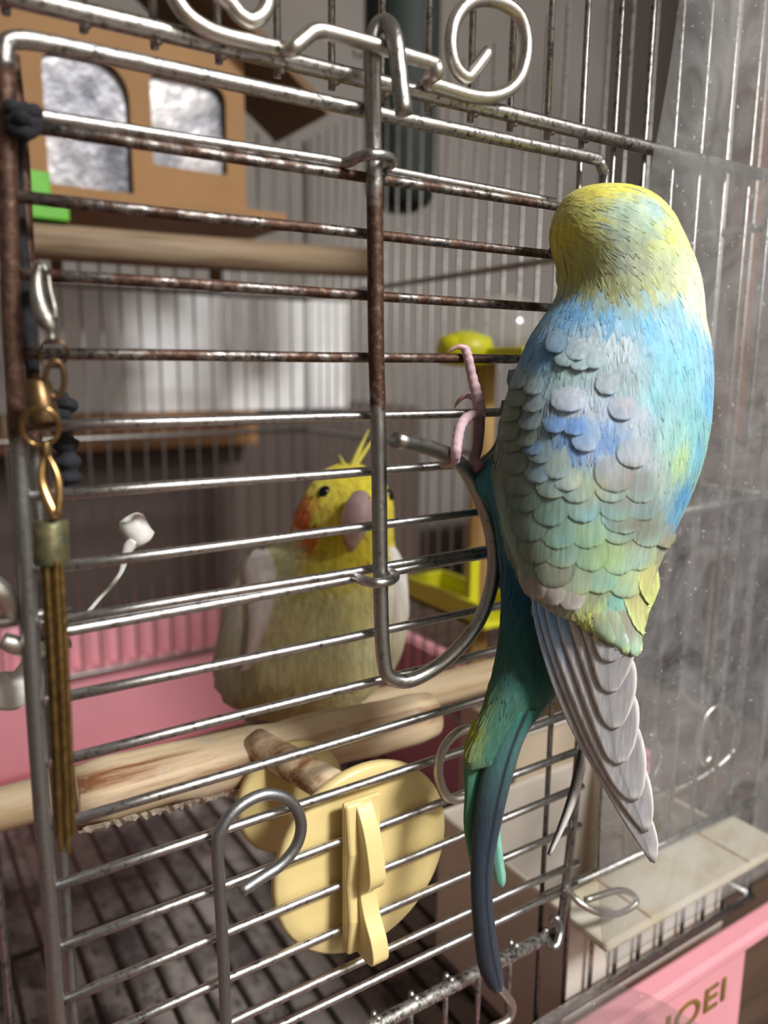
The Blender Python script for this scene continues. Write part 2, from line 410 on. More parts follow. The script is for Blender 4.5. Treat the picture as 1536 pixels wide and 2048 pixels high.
# inner scroll behind the sheet, feed-hatch lever, hinge hook
tube('scroll', [onY(x, y, .004) for x, y in [(1432, 1480), (1424, 1505), (1408, 1526), (1398, 1505), (1400, 1460), (1415, 1425), (1440, 1412), (1465, 1430), (1474, 1465), (1466, 1500), (1440, 1528), (1400, 1555), (1360, 1575), (1310, 1592), (1285, 1588), (1300, 1560), (1318, 1520), (1315, 1485), (1298, 1470)]], .0013, M_scroll, cage, 10, 4)
tube('lever', [onY(*p) for p in [(1130, 1776, -.005), (1140, 1786, -.007), (1160, 1806, -.0105), (1190, 1823, -.013), (1222, 1830, -.0135), (1255, 1820, -.013), (1273, 1803, -.0125), (1262, 1787, -.012), (1237, 1781, -.0115), (1203, 1790, -.0115), (1172, 1800, -.0115)]], .0011, M_scroll, cage, 10, 4)
tube('hinge_hook', [onY(*p) for p in [(1098, 1880, -.003), (1104, 1893, -.006), (1114, 1888, -.0065), (1120, 1860, -.005), (1112, 1835, -.004), (1104, 1842, -.003)]], .0013, M_frame, cage, 10, 4)

# ------------------------------------------------------------------ pink base tray with lettering
M_pink = plain('pink_plastic', S(234, 162, 172), .38, .03, 30)
tray = thing('base_tray', 'pink plastic base tray with gold lettering under the cage', 'tray', (.1, .2, 0))
boxes('tray_body', [(-.10, .296, .0, .425, .0, .010), (-.10, -.096, -.004, .425, .02, .115), (.2965, .3005, .06, .425, .0, .115), (-.10, .3005, .421, .425, .0, .115),
                    (-.10, .271, -.012, -.008, .0, .078), (-.10, .271, -.010, .004, .0, .010)], M_pink, tray, .0012)
boxes('rim', [(-.105, .305, -.0145, -.0055, .0775, .0835), (.2985, .306, .058, .431, .113, .117), (-.105, .306, .423, .431, .113, .117)], M_pink, tray, .0016)
boxes('inner_ledge', [(-.096, .2965, .404, .421, .01, .083)], M_pink, tray, .006)
fc = bpy.data.curves.new('lettering', 'FONT'); fc.body = 'HOEI'; fc.size = .0205; fc.extrude = .0003; fc.space_character = 1.05
to = bpy.data.objects.new('lettering', fc); COL.objects.link(to); bpy.context.view_layer.update()
me = bpy.data.meshes.new_from_object(to.evaluated_get(bpy.context.evaluated_depsgraph_get())); bpy.data.objects.remove(to)
me.transform(Matrix.Translation((.2105, -.0124, .0590)) @ Matrix.Rotation(math.pi/2, 4, 'X') @ Matrix.Diagonal((1., .72, 1, 1)))
me.materials.append(plain('gold_print', S(150, 124, 60), .4, .1, 200, metal=.3)); new('lettering', me, tray)

# newspaper and floor grate
def paper_mat():
    m, nt, N, L, B = nodes('newsprint')
    v = coords(N, L); n = nz(N, L, 26, 3, v); n2 = nz(N, L, 260, 5, coords(N, L, (1, .45, 1)), .75)
    g = ramp(N, L, n.outputs['Fac'], [(.40, S(176, 166, 160)), (.54, S(130, 121, 117)), (.64, S(92, 84, 82))])
    t = ramp(N, L, n2.outputs['Fac'], [(.52, 0.), (.57, 1.)]); k = ramp(N, L, n.outputs['Fac'], [(.44, 0.), (.5, .75), (.58, .25)])
    mm = N.new('ShaderNodeMath'); mm.operation = 'MULTIPLY'; L.new(t, mm.inputs[0]); L.new(k, mm.inputs[1])
    c = mixn(N, L, g, S(38, 34, 34), mm.outputs[0]); L.new(c, B.inputs['Base Color']); B.inputs['Roughness'].default_value = .85
    return m
o = boxes('newspaper', [(-.09, .292, .004, .345, .0102, .0108)], paper_mat(), None, 0)
tag(o, 'soiled newspaper sheet lining the tray under the grate', 'newspaper')
grate = thing('floor_grate', 'dark wire floor grate lying above the newspaper', 'grate', (.1, .2, .0108))
ZG = .030
for i in range(29):
    x = -.085+.0140*i
    if x < .285: tube('wire', [(x, .003, ZG), (x+.002, .18, ZG), (x, .335, ZG)], .0013, M_grate, grate, 6)
for y in (.012, .10, .20, .33): tube('cross_wire', [(-.088, y, ZG-.0018), (.284, y, ZG-.0018)], .0014, M_grate, grate, 6)
for x in (-.08, .28):
    for y in (.012, .33): tube('foot', [(x, y, .0108), (x, y, ZG-.0018)], .0018, M_grate, grate, 6)

# ------------------------------------------------------------------ feeder cups
M_cup = plain('milky_plastic', S(242, 236, 228), .4, .04, 40)
def milky(m, k, col):
    nt = m.node_tree; N, L = nt.nodes, nt.links; tl = N.new('ShaderNodeBsdfTranslucent'); tl.inputs[0].default_value = (*col, 1)
    mx = N.new('ShaderNodeMixShader'); mx.inputs[0].default_value = k; L.new(N['Principled BSDF'].outputs[0], mx.inputs[1]); L.new(tl.outputs[0], mx.inputs[2]); L.new(mx.outputs[0], N['Material Output'].inputs['Surface'])
milky(M_cup, .35, S(236, 222, 196))
M_ledge = plain('stained_plastic', S(232, 228, 212), .42, .06, 45, col2=S(208, 190, 150))
cup = thing('feeder_cup', 'milky white feeder cup with a wide ledge poking out of the cage front', 'feeder', (.23, .04, .05))
T_ = .0022
boxes('cup_wall', [(.184, .279, .0035, .0035+T_, .050, .117), (.184, .279, .078-T_, .078, .050, .117), (.184, .184+T_, .0035, .078, .050, .117), (.279-T_, .279, .0035, .078, .050, .117), (.184, .279, .0035, .078, .050, .053)], M_cup, cup, .0018)
boxes('ledge', [(.1825, .287, -.0150, .0130, .1142, .1176)], M_ledge, cup, .0014)
for x in (.205, .262): boxes('rib', [(x, x+.0012, -.0140, .0120, .1172, .1181)], plain('tan_stain', S(206, 180, 140), .5, .1), cup, .0003)
cup2 = thing('seed_cup', 'small beige seed cup by the side wires behind the feeder', 'feeder', (.255, .105, .050))
boxes('cup_wall', [(.232, .283, .083, .085, .032, .138), (.232, .283, .122, .124, .032, .138), (.232, .234, .083, .124, .032, .138), (.281, .283, .083, .124, .032, .138), (.232, .283, .083, .124, .032, .035)], plain('beige_plastic', S(212, 196, 172), .45, .06), cup2, .0018)
boxes('lip', [(.2305, .2845, .081, .0855, .1355, .1395)], plain('white_plastic', S(235, 230, 222), .4, .03), cup2, .001)

# ------------------------------------------------------------------ perches
M_dowel = wood('pale_dowel', S(226, 205, 172), S(196, 166, 126), 0, 90)
M_dowel2 = wood('brown_dowel', S(152, 132, 106), S(112, 92, 70), 0, 90)
o = tube('perch', [(-.0885, .102, .1568), (.1, .1, .1590), (XR-.001, .1, .1606)], .0072, M_dowel, None, 20)
tag(o, 'pale round dowel perch the cockatiel stands on', 'perch')
o = tube('perch', [(-.0865, .30, .3628), (.15, .30, .3665), (XR-.004, .30, .3705)], .0095, M_dowel2, None, 20)
tag(o, 'thick brown dowel perch high up below the wooden house', 'perch')
M_cream = plain('cream_plastic', S(232, 210, 146), .34, .03, 30, spec=.5)
tp = thing('t_perch', 'chewed T-shaped wooden perch clamped on the door by a cream plastic disc', 'perch', (.098, .01, .14))
M_chew = wood('chewed_pine', S(226, 204, 168), S(140, 92, 58), 0, 60, dirt=S(200, 188, 170))
a, b = onY(150, 1592, .045), onY(862, 1430, .045); n = 14; P = []; R = []
for i in range(n+1):
    t_ = i/n; P.append(a.lerp(b, t_)+Vector((0, random.uniform(-.0004, .0004), random.uniform(-.0004, .0004)))); R.append(.0088+random.uniform(-.0003, .0003))
R[0] = .0078; R[-1] = .0076
V, F = tube_geo(P, R, 18)
tbar = mesh('crossbar', V, F, M_chew, tp)
# ragged, gnawed underside
V, F = [], []
for i in range(60):
    for j in range(7):
        t_ = i/59; p = a.lerp(b, t_*.62+.0); an = math.radians(-150+j*17)
        rr = .0088+random.uniform(-.0002, .0016)*math.sin(math.pi*(j+.5)/7)
        V.append(p+Vector((0, math.cos(an)*rr*-1*-1, math.sin(an)*rr-.0006)))
for i in range(59):
    for j in range(6): F.append((i*7+j, i*7+j+1, i*7+j+8, i*7+j+7))
g = mesh('gnawed_edge', V, F, plain('splintered_wood', S(222, 208, 186), .9, .18, 900, bmp=.8), tbar, smooth=False)
cz = Vector((.0993, .0, .1712)); jn = a.lerp(b, .50); jn.y = .040
s0, s1 = onY(668, 1575, .010), onY(512, 1488, .041)
tube('stem', [s0, s0.lerp(s1, .5), s1], .0048, M_chew, tp, 14, 3)
lathe('disc', [(.0005, -.0023), (.022, -.0022), (.0258, -.0020), (.0268, -.0012), (.0268, .0006), (.0258, .0016), (.010, .0026), (.0005, .0028)], (0, 1, 0), cz+Vector((0, .0008, 0)), M_cream, tp, 64)
lathe('collar', [(.0005, 0), (.0160, 0.), (.0172, .001), (.0172, .003), (.012, .004), (.0075, .0045), (.0070, .006), (.0005, .006)], (0, 1, 0), onY(588, 1598, .031), M_cream, tp, 48)
# wing nut: base bar and two-lobed fin
prof = [(-.0060, .0215), (-.0080, .0205), (-.0115, .0150), (-.0138, .0075), (-.0142, .0030), (-.0125, .0000), (-.0102, -.0015), (-.0100, -.0035), (-.0118, -.0080), (-.0148, -.0125), (-.0160, -.0160), (-.0158, -.0185), (-.0135, -.0200), (-.0060, -.0200)]
def extr(prof, x0, x1, zc):
    n = len(prof); V = [(x0, y, zc+z) for y, z in prof]+[(x1, y, zc+z) for y, z in prof]
    F = [tuple(range(n)), tuple(range(2*n-1, n-1, -1))]+[(i, i+n, (i+1) % n+n, (i+1) % n) for i in range(n)]
    return V, F
wn = sub('wing_nut', tp); WX = -.0045
prof = [(p.x, p.y) for p in catmull([(y, z, 0) for y, z in prof], 4)]
V, F = extr(prof, .0966+WX, .1014+WX, cz.z)
o = mesh('fin', V, F, M_cream, wn, smooth=False); m = o.modifiers.new('b', 'BEVEL'); m.width = .0015; m.segments = 4; m.limit_method = 'ANGLE'; m.angle_limit = .5
V, F = extr([(-.0054, .0220), (-.0074, .0216), (-.0092, .0090), (-.0082, 0), (-.0094, -.0100), (-.0084, -.0200), (-.0054, -.0205)], .0938+WX, .0990+WX, cz.z)
o = mesh('fin', V, F, M_cream, wn, smooth=False); m = o.modifiers.new('b', 'BEVEL'); m.width = .0010; m.segments = 3; m.limit_method = 'ANGLE'; m.angle_limit = .5
o = boxes('plate', [(.0936+WX, .1046+WX, -.0066, -.0054, .1510, .1932)], M_cream, wn, .0005)

# ------------------------------------------------------------------ wooden house, toys and things behind
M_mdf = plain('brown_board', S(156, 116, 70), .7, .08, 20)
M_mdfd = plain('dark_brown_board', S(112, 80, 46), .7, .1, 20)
def foil():
    m, nt, N, L, B = nodes('reflection_toned_foil')
    v = coords(N, L, (1, 1, .8)); n = nz(N, L, 26, 5, v)
    L.new(ramp(N, L, n.outputs['Fac'], [(.35, S(70, 73, 80)), (.5, S(124, 124, 130)), (.65, S(178, 176, 176))]), B.inputs['Base Color'])  # mottled greys imitate mirror reflections, put into the base colour
    B.inputs['Metallic'].default_value = .55; B.inputs['Roughness'].default_value = .35; bump(N, L, B, n.outputs['Fac'], .6, .004); return m
house = thing('wooden_house', 'brown wooden toy house with two arched mirror windows', 'toy house', (.15, .335, .378))
YH = .335
def archpts(x0, x1, z0, z1, rad, n=6):
    P = [(x0, z0), (x1, z0)]
    for i in range(n+1):
        an = math.pi/2*i/n; P.append((x1-rad[1]+rad[1]*math.cos(an), z1-rad[1]+rad[1]*math.sin(an)))
    for i in range(n+1):
        an = math.pi/2+math.pi/2*i/n; P.append((x0+rad[0]+rad[0]*math.cos(an), z1-rad[0]+rad[0]*math.sin(an)))
    return P
def face_with_hole(cell, arch):
    """ring of quads from the window outline to its rectangular cell"""
    arch = [(p.x, p.y) for p in resample([(x, z, 0) for x, z in arch+[arch[0]]], 73)[:-1]]
    cx = (min(p[0] for p in arch)+max(p[0] for p in arch))/2; czz = (min(p[1] for p in arch)+max(p[1] for p in arch))/2
    n = len(arch); V = []; F = []
    for (x, z) in arch:
        dx, dz = x-cx, z-czz
        tx = ((cell[1]-cx)/dx) if dx > 1e-9 else (((cell[0]-cx)/dx) if dx < -1e-9 else 1e9)
        tz = ((cell[3]-czz)/dz) if dz > 1e-9 else (((cell[2]-czz)/dz) if dz < -1e-9 else 1e9)
        t_ = min(tx, tz); V += [(x, z), (cx+dx*t_, czz+dz*t_)]
    # add the cell corners
    for i in range(n):
        j = (i+1) % n; a_, b_ = V[2*i+1], V[2*j+1]
        F.append([2*i, 2*i+1, 2*j+1, 2*j])
        on = lambda p: (abs(p[0]-cell[0]) < 1e-5, abs(p[0]-cell[1]) < 1e-5, abs(p[1]-cell[2]) < 1e-5, abs(p[1]-cell[3]) < 1e-5)
        oa, ob = on(a_), on(b_)
        if not any(u and v_ for u, v_ in zip(oa, ob)):
            cxn = cell[0] if (oa[0] or ob[0]) else cell[1]; czn = cell[2] if (oa[2] or ob[2]) else cell[3]
            V.append((cxn, czn)); F[-1] = [2*i, 2*i+1, len(V)-1, 2*j+1, 2*j]
    return V, F
wl = onY(98, 382, YH); wl2 = onY(266, 395, YH); wt = onY(180, 112, YH)
w2l = onY(305, 330, YH); w2r = onY(452, 335, YH); w2t = onY(375, 160, YH)
xr_ = onY(488, 300, YH).x; ztop = .500; zbot = wl2.z-.004
xm = (wl2.x+w2l.x)/2
pan = sub('front_board', house)
for (cell, arch) in (((.060, xm, zbot, ztop), archpts(wl.x, wl2.x, wl.z, wt.z, (.010, .020))), ((xm, xr_, zbot, ztop), archpts(w2l.x, w2r.x, w2l.z, w2t.z, (.004, .009)))):
    V2, F2 = face_with_hole(cell, arch)
    o = mesh('board', [(x, YH, z) for x, z in V2], [tuple(f) for f in F2], M_mdf, pan, smooth=False)
    m = o.modifiers.new('s', 'SOLIDIFY'); m.thickness = .004; m.offset = 0
    xs = [p[0] for p in arch]; zs = [p[1] for p in arch]
    boxes('mirror', [(min(xs)-.004, max(xs)+.004, YH+.0035, YH+.0050, min(zs)-.003, max(zs)+.003)], foil(), pan, 0)
boxes('floor_board', [(.075, onY(560, 460, .31).x, .300, .385, zbot-.010, zbot-.001)], M_mdf, house, .001)
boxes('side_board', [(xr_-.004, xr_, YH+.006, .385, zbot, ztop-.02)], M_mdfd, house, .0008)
V, F = [], []
for (xa, za, xb, zb_) in ((.148, .545, .262, .462), (.148, .545, .02, .462)):
    k = len(V); n_ = Vector((-(zb_-za), 0, xb-xa)).normalized()*.005*(1 if xb > xa else -1)
    for y in (.312, .39):
        V += [(xa, y, za), (xb, y, zb_), (xb+n_.x, y, zb_+n_.z), (xa+n_.x, y, za+n_.z)]
    F += [(k, k+1, k+2, k+3), (k+7, k+6, k+5, k+4), (k, k+4, k+5, k+1), (k+1, k+5, k+6, k+2), (k+2, k+6, k+7, k+3), (k+3, k+7, k+4, k)]
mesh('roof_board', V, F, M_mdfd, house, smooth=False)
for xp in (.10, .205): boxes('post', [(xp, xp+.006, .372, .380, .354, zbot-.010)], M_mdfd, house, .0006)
gx = onY(60, 440, .30)
o = boxes('green_block', [(onY(50, 440, .3).x, onY(103, 440, .3).x, .296, .318, onY(80, 442, .3).z, onY(80, 345, .3).z), (onY(50, 440, .3).x, onY(134, 440, .3).x, .292, .316, onY(80, 442, .3).z, onY(80, 412, .3).z)], plain('green_plastic', S(104, 190, 50), .4, .1, 60), None, .001)
tag(o, 'bright green plastic block resting on the upper perch beside the wooden house', 'block')

# lime toy with clear dome, on a tan post at the side wall
M_lime = plain('lime_plastic', S(224, 222, 40), .4, .04, 40)
def glassy(name, tint=(1, 1, 1), dust=.0, dustc=(.8, .8, .8), scale=60, gl=.06, streak=False, dmax=.5):
    m, nt, N, L, B = nodes(name); out = N['Material Output']
    N.remove(B)
    tr = N.new('ShaderNodeBsdfTransparent'); tr.inputs[0].default_value = (*tint, 1)
    g = N.new('ShaderNodeBsdfGlossy'); g.inputs['Roughness'].default_value = .12
    lw = N.new('ShaderNodeLayerWeight'); lw.inputs['Blend'].default_value = .25
    fr_ = N.new('ShaderNodeMapRange'); fr_.inputs[3].default_value = .02; fr_.inputs[4].default_value = .35; L.new(lw.outputs['Facing'], fr_.inputs[0])
    mx = N.new('ShaderNodeMixShader'); L.new(fr_.outputs[0], mx.inputs[0]); L.new(tr.outputs[0], mx.inputs[1]); L.new(g.outputs[0], mx.inputs[2])
    last = mx.outputs[0]
    if dust:
        d = N.new('ShaderNodeBsdfDiffuse'); d.inputs[0].default_value = (*dustc, 1)
        v = coords(N, L); n = nz(N, L, scale, 8, v, .72); n2 = nz(N, L, scale*14, 3, v, .6)
        n.inputs['Distortion'].default_value = 1.6
        r1 = ramp(N, L, n.outputs['Fac'], [(.32, dust), (.72, dmax)]); r2 = ramp(N, L, n2.outputs['Fac'], [(.66, 0.), (.72, .38)])
        ad = N.new('ShaderNodeMath'); ad.operation = 'MAXIMUM'; L.new(r1, ad.inputs[0]); L.new(r2, ad.inputs[1])
        m2 = N.new('ShaderNodeMixShader'); L.new(ad.outputs[0], m2.inputs[0]); L.new(last, m2.inputs[1]); L.new(d.outputs[0], m2.inputs[2]); last = m2.outputs[0]
    L.new(last, out.inputs['Surface']); return m
toy = thing('bird_toy', 'lime yellow plastic toy with a clear dome on a tan post near the side wires', 'toy', (.252, .14, .047))
XT = .252
c1 = onX(930, 700, XT-.006); c2 = onX(985, 700, XT)
lathe('lime_cup', [(.003, -.008), (.0125, -.007), (.0145, 0), (.0125, .006), (.004, .009)], (0, 0, 1), c1, M_lime, toy, 28)
boxes('lime_rim', [(XT-.004, XT+.022, c2.y-.026, c1.y+.004, c2.z-.004, c2.z+.001)], M_lime, toy, .001)
lathe('clear_dome', [(.021, 0), (.0215, .006), (.019, .016), (.012, .023), (.002, .026)], (0, 0, 1), c2+Vector((.006, .0, .001)), glassy('clear_plastic', (.98, .98, .98), .10, (.85, .85, .85), 40, dmax=.22), toy, 28)
pb = onX(945, 1200, XT)
tube('post', [(XT+.003, pb.y, .047), (XT+.003, pb.y, c1.z-.006)], .0058, wood('tan_post', S(196, 160, 96), S(150, 112, 62), 2, 60), toy, 14)
td = [onX(840, 1215, XT), onX(1000, 1250, XT)]
boxes('lime_tray', [(XT-.012, XT+.016, td[1].y, td[0].y, .174, .1775), (XT-.012, XT-.009, td[1].y, td[0].y, .174, .187), (XT+.013, XT+.016, td[1].y, td[0].y, .174, .187), (XT-.012, XT+.016, td[0].y-.003, td[0].y, .174, .187)], M_lime, toy, .001)
boxes('lime_arm', [(XT-.010, XT-.004, pb.y-.010, pb.y-.005, .176, .212)], M_lime, toy, .001)

# dark green bottle hung outside the side wires
bt = thing('green_bottle', 'dark green bottle hanging outside the side wires behind the latch', 'bottle', (.33, .30, .44))
cb = onX(800, 425, .330)
lathe('bottle_body', [(.002, 0), (.012, .001), (.021, .006), (.0265, .018), (.0265, .16), (.016, .175), (.010, .185), (.010, .20)], (0, 0, 1), (cb.x, cb.y, cb.z), plain('dark_green', S(24, 38, 32), .7, .25, 60), bt, 32)
tube('hanger', [(XR+.001, cb.y, cb.z+.10), (XR+.008, cb.y+.01, cb.z+.10), (XR+.0140, cb.y, cb.z+.10)], .0012, M_back, bt, 8, 3)
# boards behind the cage; the white one's colour stands in for a plastic reflection
o = boxes('reflection_board', [(-.25, .40, .520, .526, .262, .365)], plain('reflection_white', S(246, 246, 246), .3, .08, 30), None, .001)
tag(o, 'white board standing in for the bright reflection on plastic behind the cage, below the upper perch', 'board')
o = boxes('wooden_rail', [(-.30, .292, .500, .528, .232, .262)], wood('rail_wood', S(150, 106, 60), S(96, 62, 34), 0, 30), None, .001)
tag(o, 'orange-brown wooden rail behind the cage under the white reflection board', 'rail')
o = boxes('dark_chest', [(-.35, .50, .530, .70, 0., .262)], M_panel, None, .003)
tag(o, 'dark brown chest standing behind the cage', 'chest')

o = boxes('dark_cabinet', [(.66, 1.04, -.30, .60, -1.0, .20)], plain('cabinet_brown', S(88, 70, 60), .6, .18, 9, stretch=(1, 1, .2)), None, .004)
tag(o, 'dark brown cabinet beside the table, seen through the side wires', 'cabinet')
a_, b_ = onX(860, 285, 1.02), onX(1120, 358, 1.02)
o = boxes('wall_shelf', [(.98, 1.048, b_.y, a_.y, a_.z-.014, a_.z+.012)], wood('shelf_wood', S(150, 98, 62), S(110, 70, 44), 1, 10), None, .002)
tag(o, 'brown wooden shelf on the far wall behind the side wires', 'shelf')
a_, b_ = onX(880, 250, 1.03), onX(1062, 250, 1.03); V, F = [], []
for i in range(61):
    y = lerp(a_.y, b_.y, i/60)
    for z in (a_.z+.03, 1.5): V.append((1.03+.008*math.sin(i*1.1), y, z))
F = [(2*i, 2*i+2, 2*i+3, 2*i+1) for i in range(60)]
o = mesh('curtain', V, F, plain('pale_curtain', S(206, 202, 200), .9, .05, 20), None)
m = o.modifiers.new('s', 'SOLIDIFY'); m.thickness = .002
tag(o, 'pale pleated curtain hanging on the far wall above the shelf', 'curtain')
for (px_, lab) in ((1090, 'narrow brown wooden post on the far wall next to the curtain'), (1492, 'brown wooden post on the far wall seen through the plastic sheet')):
    c_ = onX(px_, 400, 1.03)
    o = boxes('wooden_post', [(1.01, 1.048, c_.y-.014, c_.y+.014, .21 if px_ > 1200 else -1.0, 1.6)], wood('post_wood', S(142, 96, 70), S(104, 68, 50), 2, 10), None, .002); tag(o, lab, 'post')

# ------------------------------------------------------------------ clear sheet in front of the wires
YS = -.0182
edge = [onY(1362, -120, YS), onY(1355, 0, YS), onY(1322, 230, YS), onY(1288, 430, YS), onY(1262, 800, YS), onY(1232, 1200, YS), onY(1203, 1560, YS), onY(1199, 1780, YS), onY(1206, 1880, YS), onY(1215, 1935, YS)]
edge = catmull([(e.x, e.y, e.z) for e in edge], 4)
V, F = [], []
for e in edge:
    for j in range(6): V.append((lerp(e.x, .345, j/5), YS+.0004*math.sin(e.z*60+j), e.z if e.z > .11 else e.z-.004*sstep(0, 1, j/5)))
n = len(edge)
for i in range(n-1):
    for j in range(5): F.append((i*6+j, i*6+j+1, (i+1)*6+j+1, (i+1)*6+j))
o = mesh('acrylic_sheet', V, F, glassy('dusty_acrylic', (.985, .985, .985), .02, (.88, .89, .90), 38, dmax=.13), None)
m = o.modifiers.new('s', 'SOLIDIFY'); m.thickness = .0005
tag(o, 'dusty clear plastic sheet covering the front wires beside the budgie', 'plastic sheet')
YF = -.0215
fl = [onY(x, y, YF) for x, y in ((1020, 2090), (1070, 2042), (1120, 2010), (1165, 1985), (1207, 1966), (1300, 1990), (1400, 2050))]
V, F = [], []
for p in catmull(fl, 4):
    V += [p, (p.x, p.y+.0015, p.z-.045)]
F = [(2*i, 2*i+2, 2*i+3, 2*i+1) for i in range(len(V)//2-1)]
o = mesh('clear_film', V, F, glassy('clear_film', (.985, .985, .985), .02, (.85, .85, .85), 50, dmax=.06), None)
m = o.modifiers.new('s', 'SOLIDIFY'); m.thickness = .0004
tag(o, 'small clear curved film standing before the tray rim', 'plastic film')

# nylon tag ends
M_nyl = plain('milky_nylon', S(226, 224, 218), .35, .08, 300, sss=.3, bmp=.3)
def px2m(px, dep): return px/FPX*dep
d0 = .168
tg = thing('nylon_tie', 'milky nylon tie with a cup-shaped head on a thin stem behind the door rungs', 'tie', onY(180, 1222, .004))
A_, B_ = onY(259, 1038, .006), onY(287, 1084, .006); ax = B_-A_
r_ = px2m(27, d0)
lathe('head', [(r_*.45, ax.length*.55), (r_*.45, .0), (r_*.8, -.0002), (r_, .0006), (r_*.98, ax.length*.7), (r_*1.05, ax.length*.85), (r_*.7, ax.length)], ax, A_, M_nyl, tg, 24)
tube('stem', [onY(x, y, .005) for x, y in ((268, 1082), (256, 1098), (248, 1125), (240, 1148), (222, 1172), (200, 1196), (178, 1222), (165, 1236))], [px2m(p, d0) for p in (14, 11, 7, 4.5, 4, 4, 4, 4)], M_nyl, tg, 8, 4)
tg = thing('nylon_tie', 'fat-headed milky nylon tie hanging low behind the grey left door rod', 'tie', onY(20, 1420, .006))
A_, B_ = onY(22, 1352, .008), onY(12, 1412, .008); ax = B_-A_; r_ = px2m(36, d0)
lathe('head', [(r_*.3, 0.), (r_*.8, 0), (r_, .001), (r_, ax.length*.8), (r_*.7, ax.length)], ax, A_, M_nyl, tg, 24)
tube('stem', [onY(x, y, .008) for x, y in ((30, 1362), (48, 1338), (62, 1310), (70, 1280))], [px2m(p, d0) for p in (16, 13, 9, 7)], M_nyl, tg, 8, 4)

# ------------------------------------------------------------------ key chain with tassel
DK = .1345
kc = thing('key_chain', 'brass and silver key chain with a gold tassel hanging on the door', 'key chain', Q(130, 1700, DK))
M_silver = plain('tarnished_silver', S(150, 147, 138), .38, .3, 300, metal=.85, bmp=.2)
M_brass = plain('old_brass', S(124, 98, 66), .36, .25, 260, metal=.8, bmp=.15)
M_gold = plain('gold_metal', S(184, 150, 98), .28, .25, 260, metal=.9)
M_patina = plain('green_bronze', S(128, 120, 84), .45, .2, 400, metal=.6, bmp=.5, col2=S(84, 92, 70))
def kt(name, L, R, mat, sm=4, seg=12, dd=0., flat=1.):
    return tube(name, [Q(x, y, DK+dd) for x, y in L], [px2m(r, DK) for r in R], mat, kc, seg, sm, flat=flat)
def kring(c, rx, ry, wr, mat, tilt=0., dd=0.):
    P = []
    for i in range(36):
        an = 2*math.pi*i/36; P.append(Q(c[0]+rx*math.cos(an), c[1]+ry*math.sin(an), DK+dd+px2m(math.sin(an+tilt)*rx*.6, DK)))
    return tube('ring', P, px2m(wr, DK), mat, kc, 8, 0, True)
kt('clasp', [(92, 545), (84, 532), (76, 545), (75, 575), (82, 612), (94, 640), (102, 655), (104, 668), (104, 688)], [5, 8, 11, 15, 19, 20, 14, 8, 9], M_silver, flat=.8)
kt('clasp_gate', [(96, 548), (100, 580), (108, 615), (110, 640)], [5, 6, 8, 6], M_silver)
kring((107, 707), 28, 27, 3.2, M_brass)
kring((110, 758), 19, 36, 6, M_brass, .6, -.001)
A_, B_ = Q(72, 762, DK), Q(92, 852, DK); ax = B_-A_; r_ = px2m(29, DK)
lathe('brass_tube', [(r_*.25, 0), (r_*.85, .0), (r_, .0008), (r_, ax.length-.0004), (r_*.9, ax.length), (r_*.85, ax.length-.0015), (r_*.8, ax.length*.5)], ax, A_, M_brass, kc, 32)
kring((81, 853), 37, 38, 5, M_gold, .2, -.0035)
kt('swivel', [(92, 885), (92, 898), (93, 912)], [7, 8, 6], M_gold, dd=-.004)
kt('clasp', [(90, 910), (84, 935), (84, 965), (96, 1000), (108, 1025), (112, 1038)], [7, 9, 10, 12, 13, 9], M_gold, dd=-.003, flat=.7)
kt('clasp_gate', [(94, 910), (108, 935), (117, 965), (118, 1000), (114, 1030)], [6, 7, 8, 9, 9], M_gold, dd=-.003)
A_, B_ = Q(101, 1040, DK), Q(103, 1132, DK); ax = B_-A_; r_ = px2m(34, DK)
lathe('tassel_cap', [(r_*.2, .0006), (r_*.8, .0006), (r_*.95, 0), (r_, .0005), (r_*.97, ax.length*.5), (r_, ax.length-.0004), (r_*.9, ax.length)], ax, A_, M_patina, kc, 36)
M_chain = plain('gold_chain', S(140, 110, 62), .35, .35, 800, metal=.8)
for (xt, xb, yb, dd, rr) in ((84, 114, 1672, .001, 5.2), (93, 122, 1702, -.0018, 6.2), (104, 130, 1690, .0004, 6.0), (112, 137, 1706, -.0022, 6.2), (122, 147, 1668, -.001, 6.0)):
    P, R = [], []
    for i in range(190):
        t_ = i/189; P.append(Q(lerp(xt, xb, t_)+2*math.sin(t_*3), lerp(1122, yb, t_), DK+dd)); R.append(px2m(rr*(1. if i % 2 else .78), DK))
    tube('tassel_strand', P, R, M_chain, kc, 8)
# black elastic cord
cord = thing('elastic_cord', 'black elastic hair cord knotted round the door frame', 'cord', onY(66, 720, .002))
M_cord = plain('black_cord', S(36, 36, 42), .9, .35, 500, bmp=.6)
def wob(P, R, amp):
    P = catmull(P, 8); n = len(P); RR = []
    for i in range(n):
        t_ = i/(n-1)*(len(R)-1); k = min(int(t_), len(R)-2); RR.append(lerp(R[k], R[k+1], t_-k)*(1+amp*math.sin(i*.9)))
    return P, RR
P, R = wob([onY(*p) for p in ((12, 205, -.002), (24, 215, -.007), (50, 222, -.0075), (70, 228, -.006), (64, 262, -.007), (40, 262, -.0075), (22, 250, -.006), (40, 235, -.0085), (62, 246, -.008))], [.0010, .0013, .0014, .0014, .0013, .0014, .0012, .0013, .001], .12)
tube('knot', P, R, M_cord, cord, 10)
P, R = wob([onY(*p) for p in ((38, 262, -.003), (34, 340, .0015), (40, 440, .0015), (48, 540, .0015), (54, 620, .0015), (60, 690, .0015), (66, 745, .0015))], [.0013, .0010, .0010, .0012, .0014, .0013, .0013], .1)
tube('strand', P, R, M_cord, cord, 10)
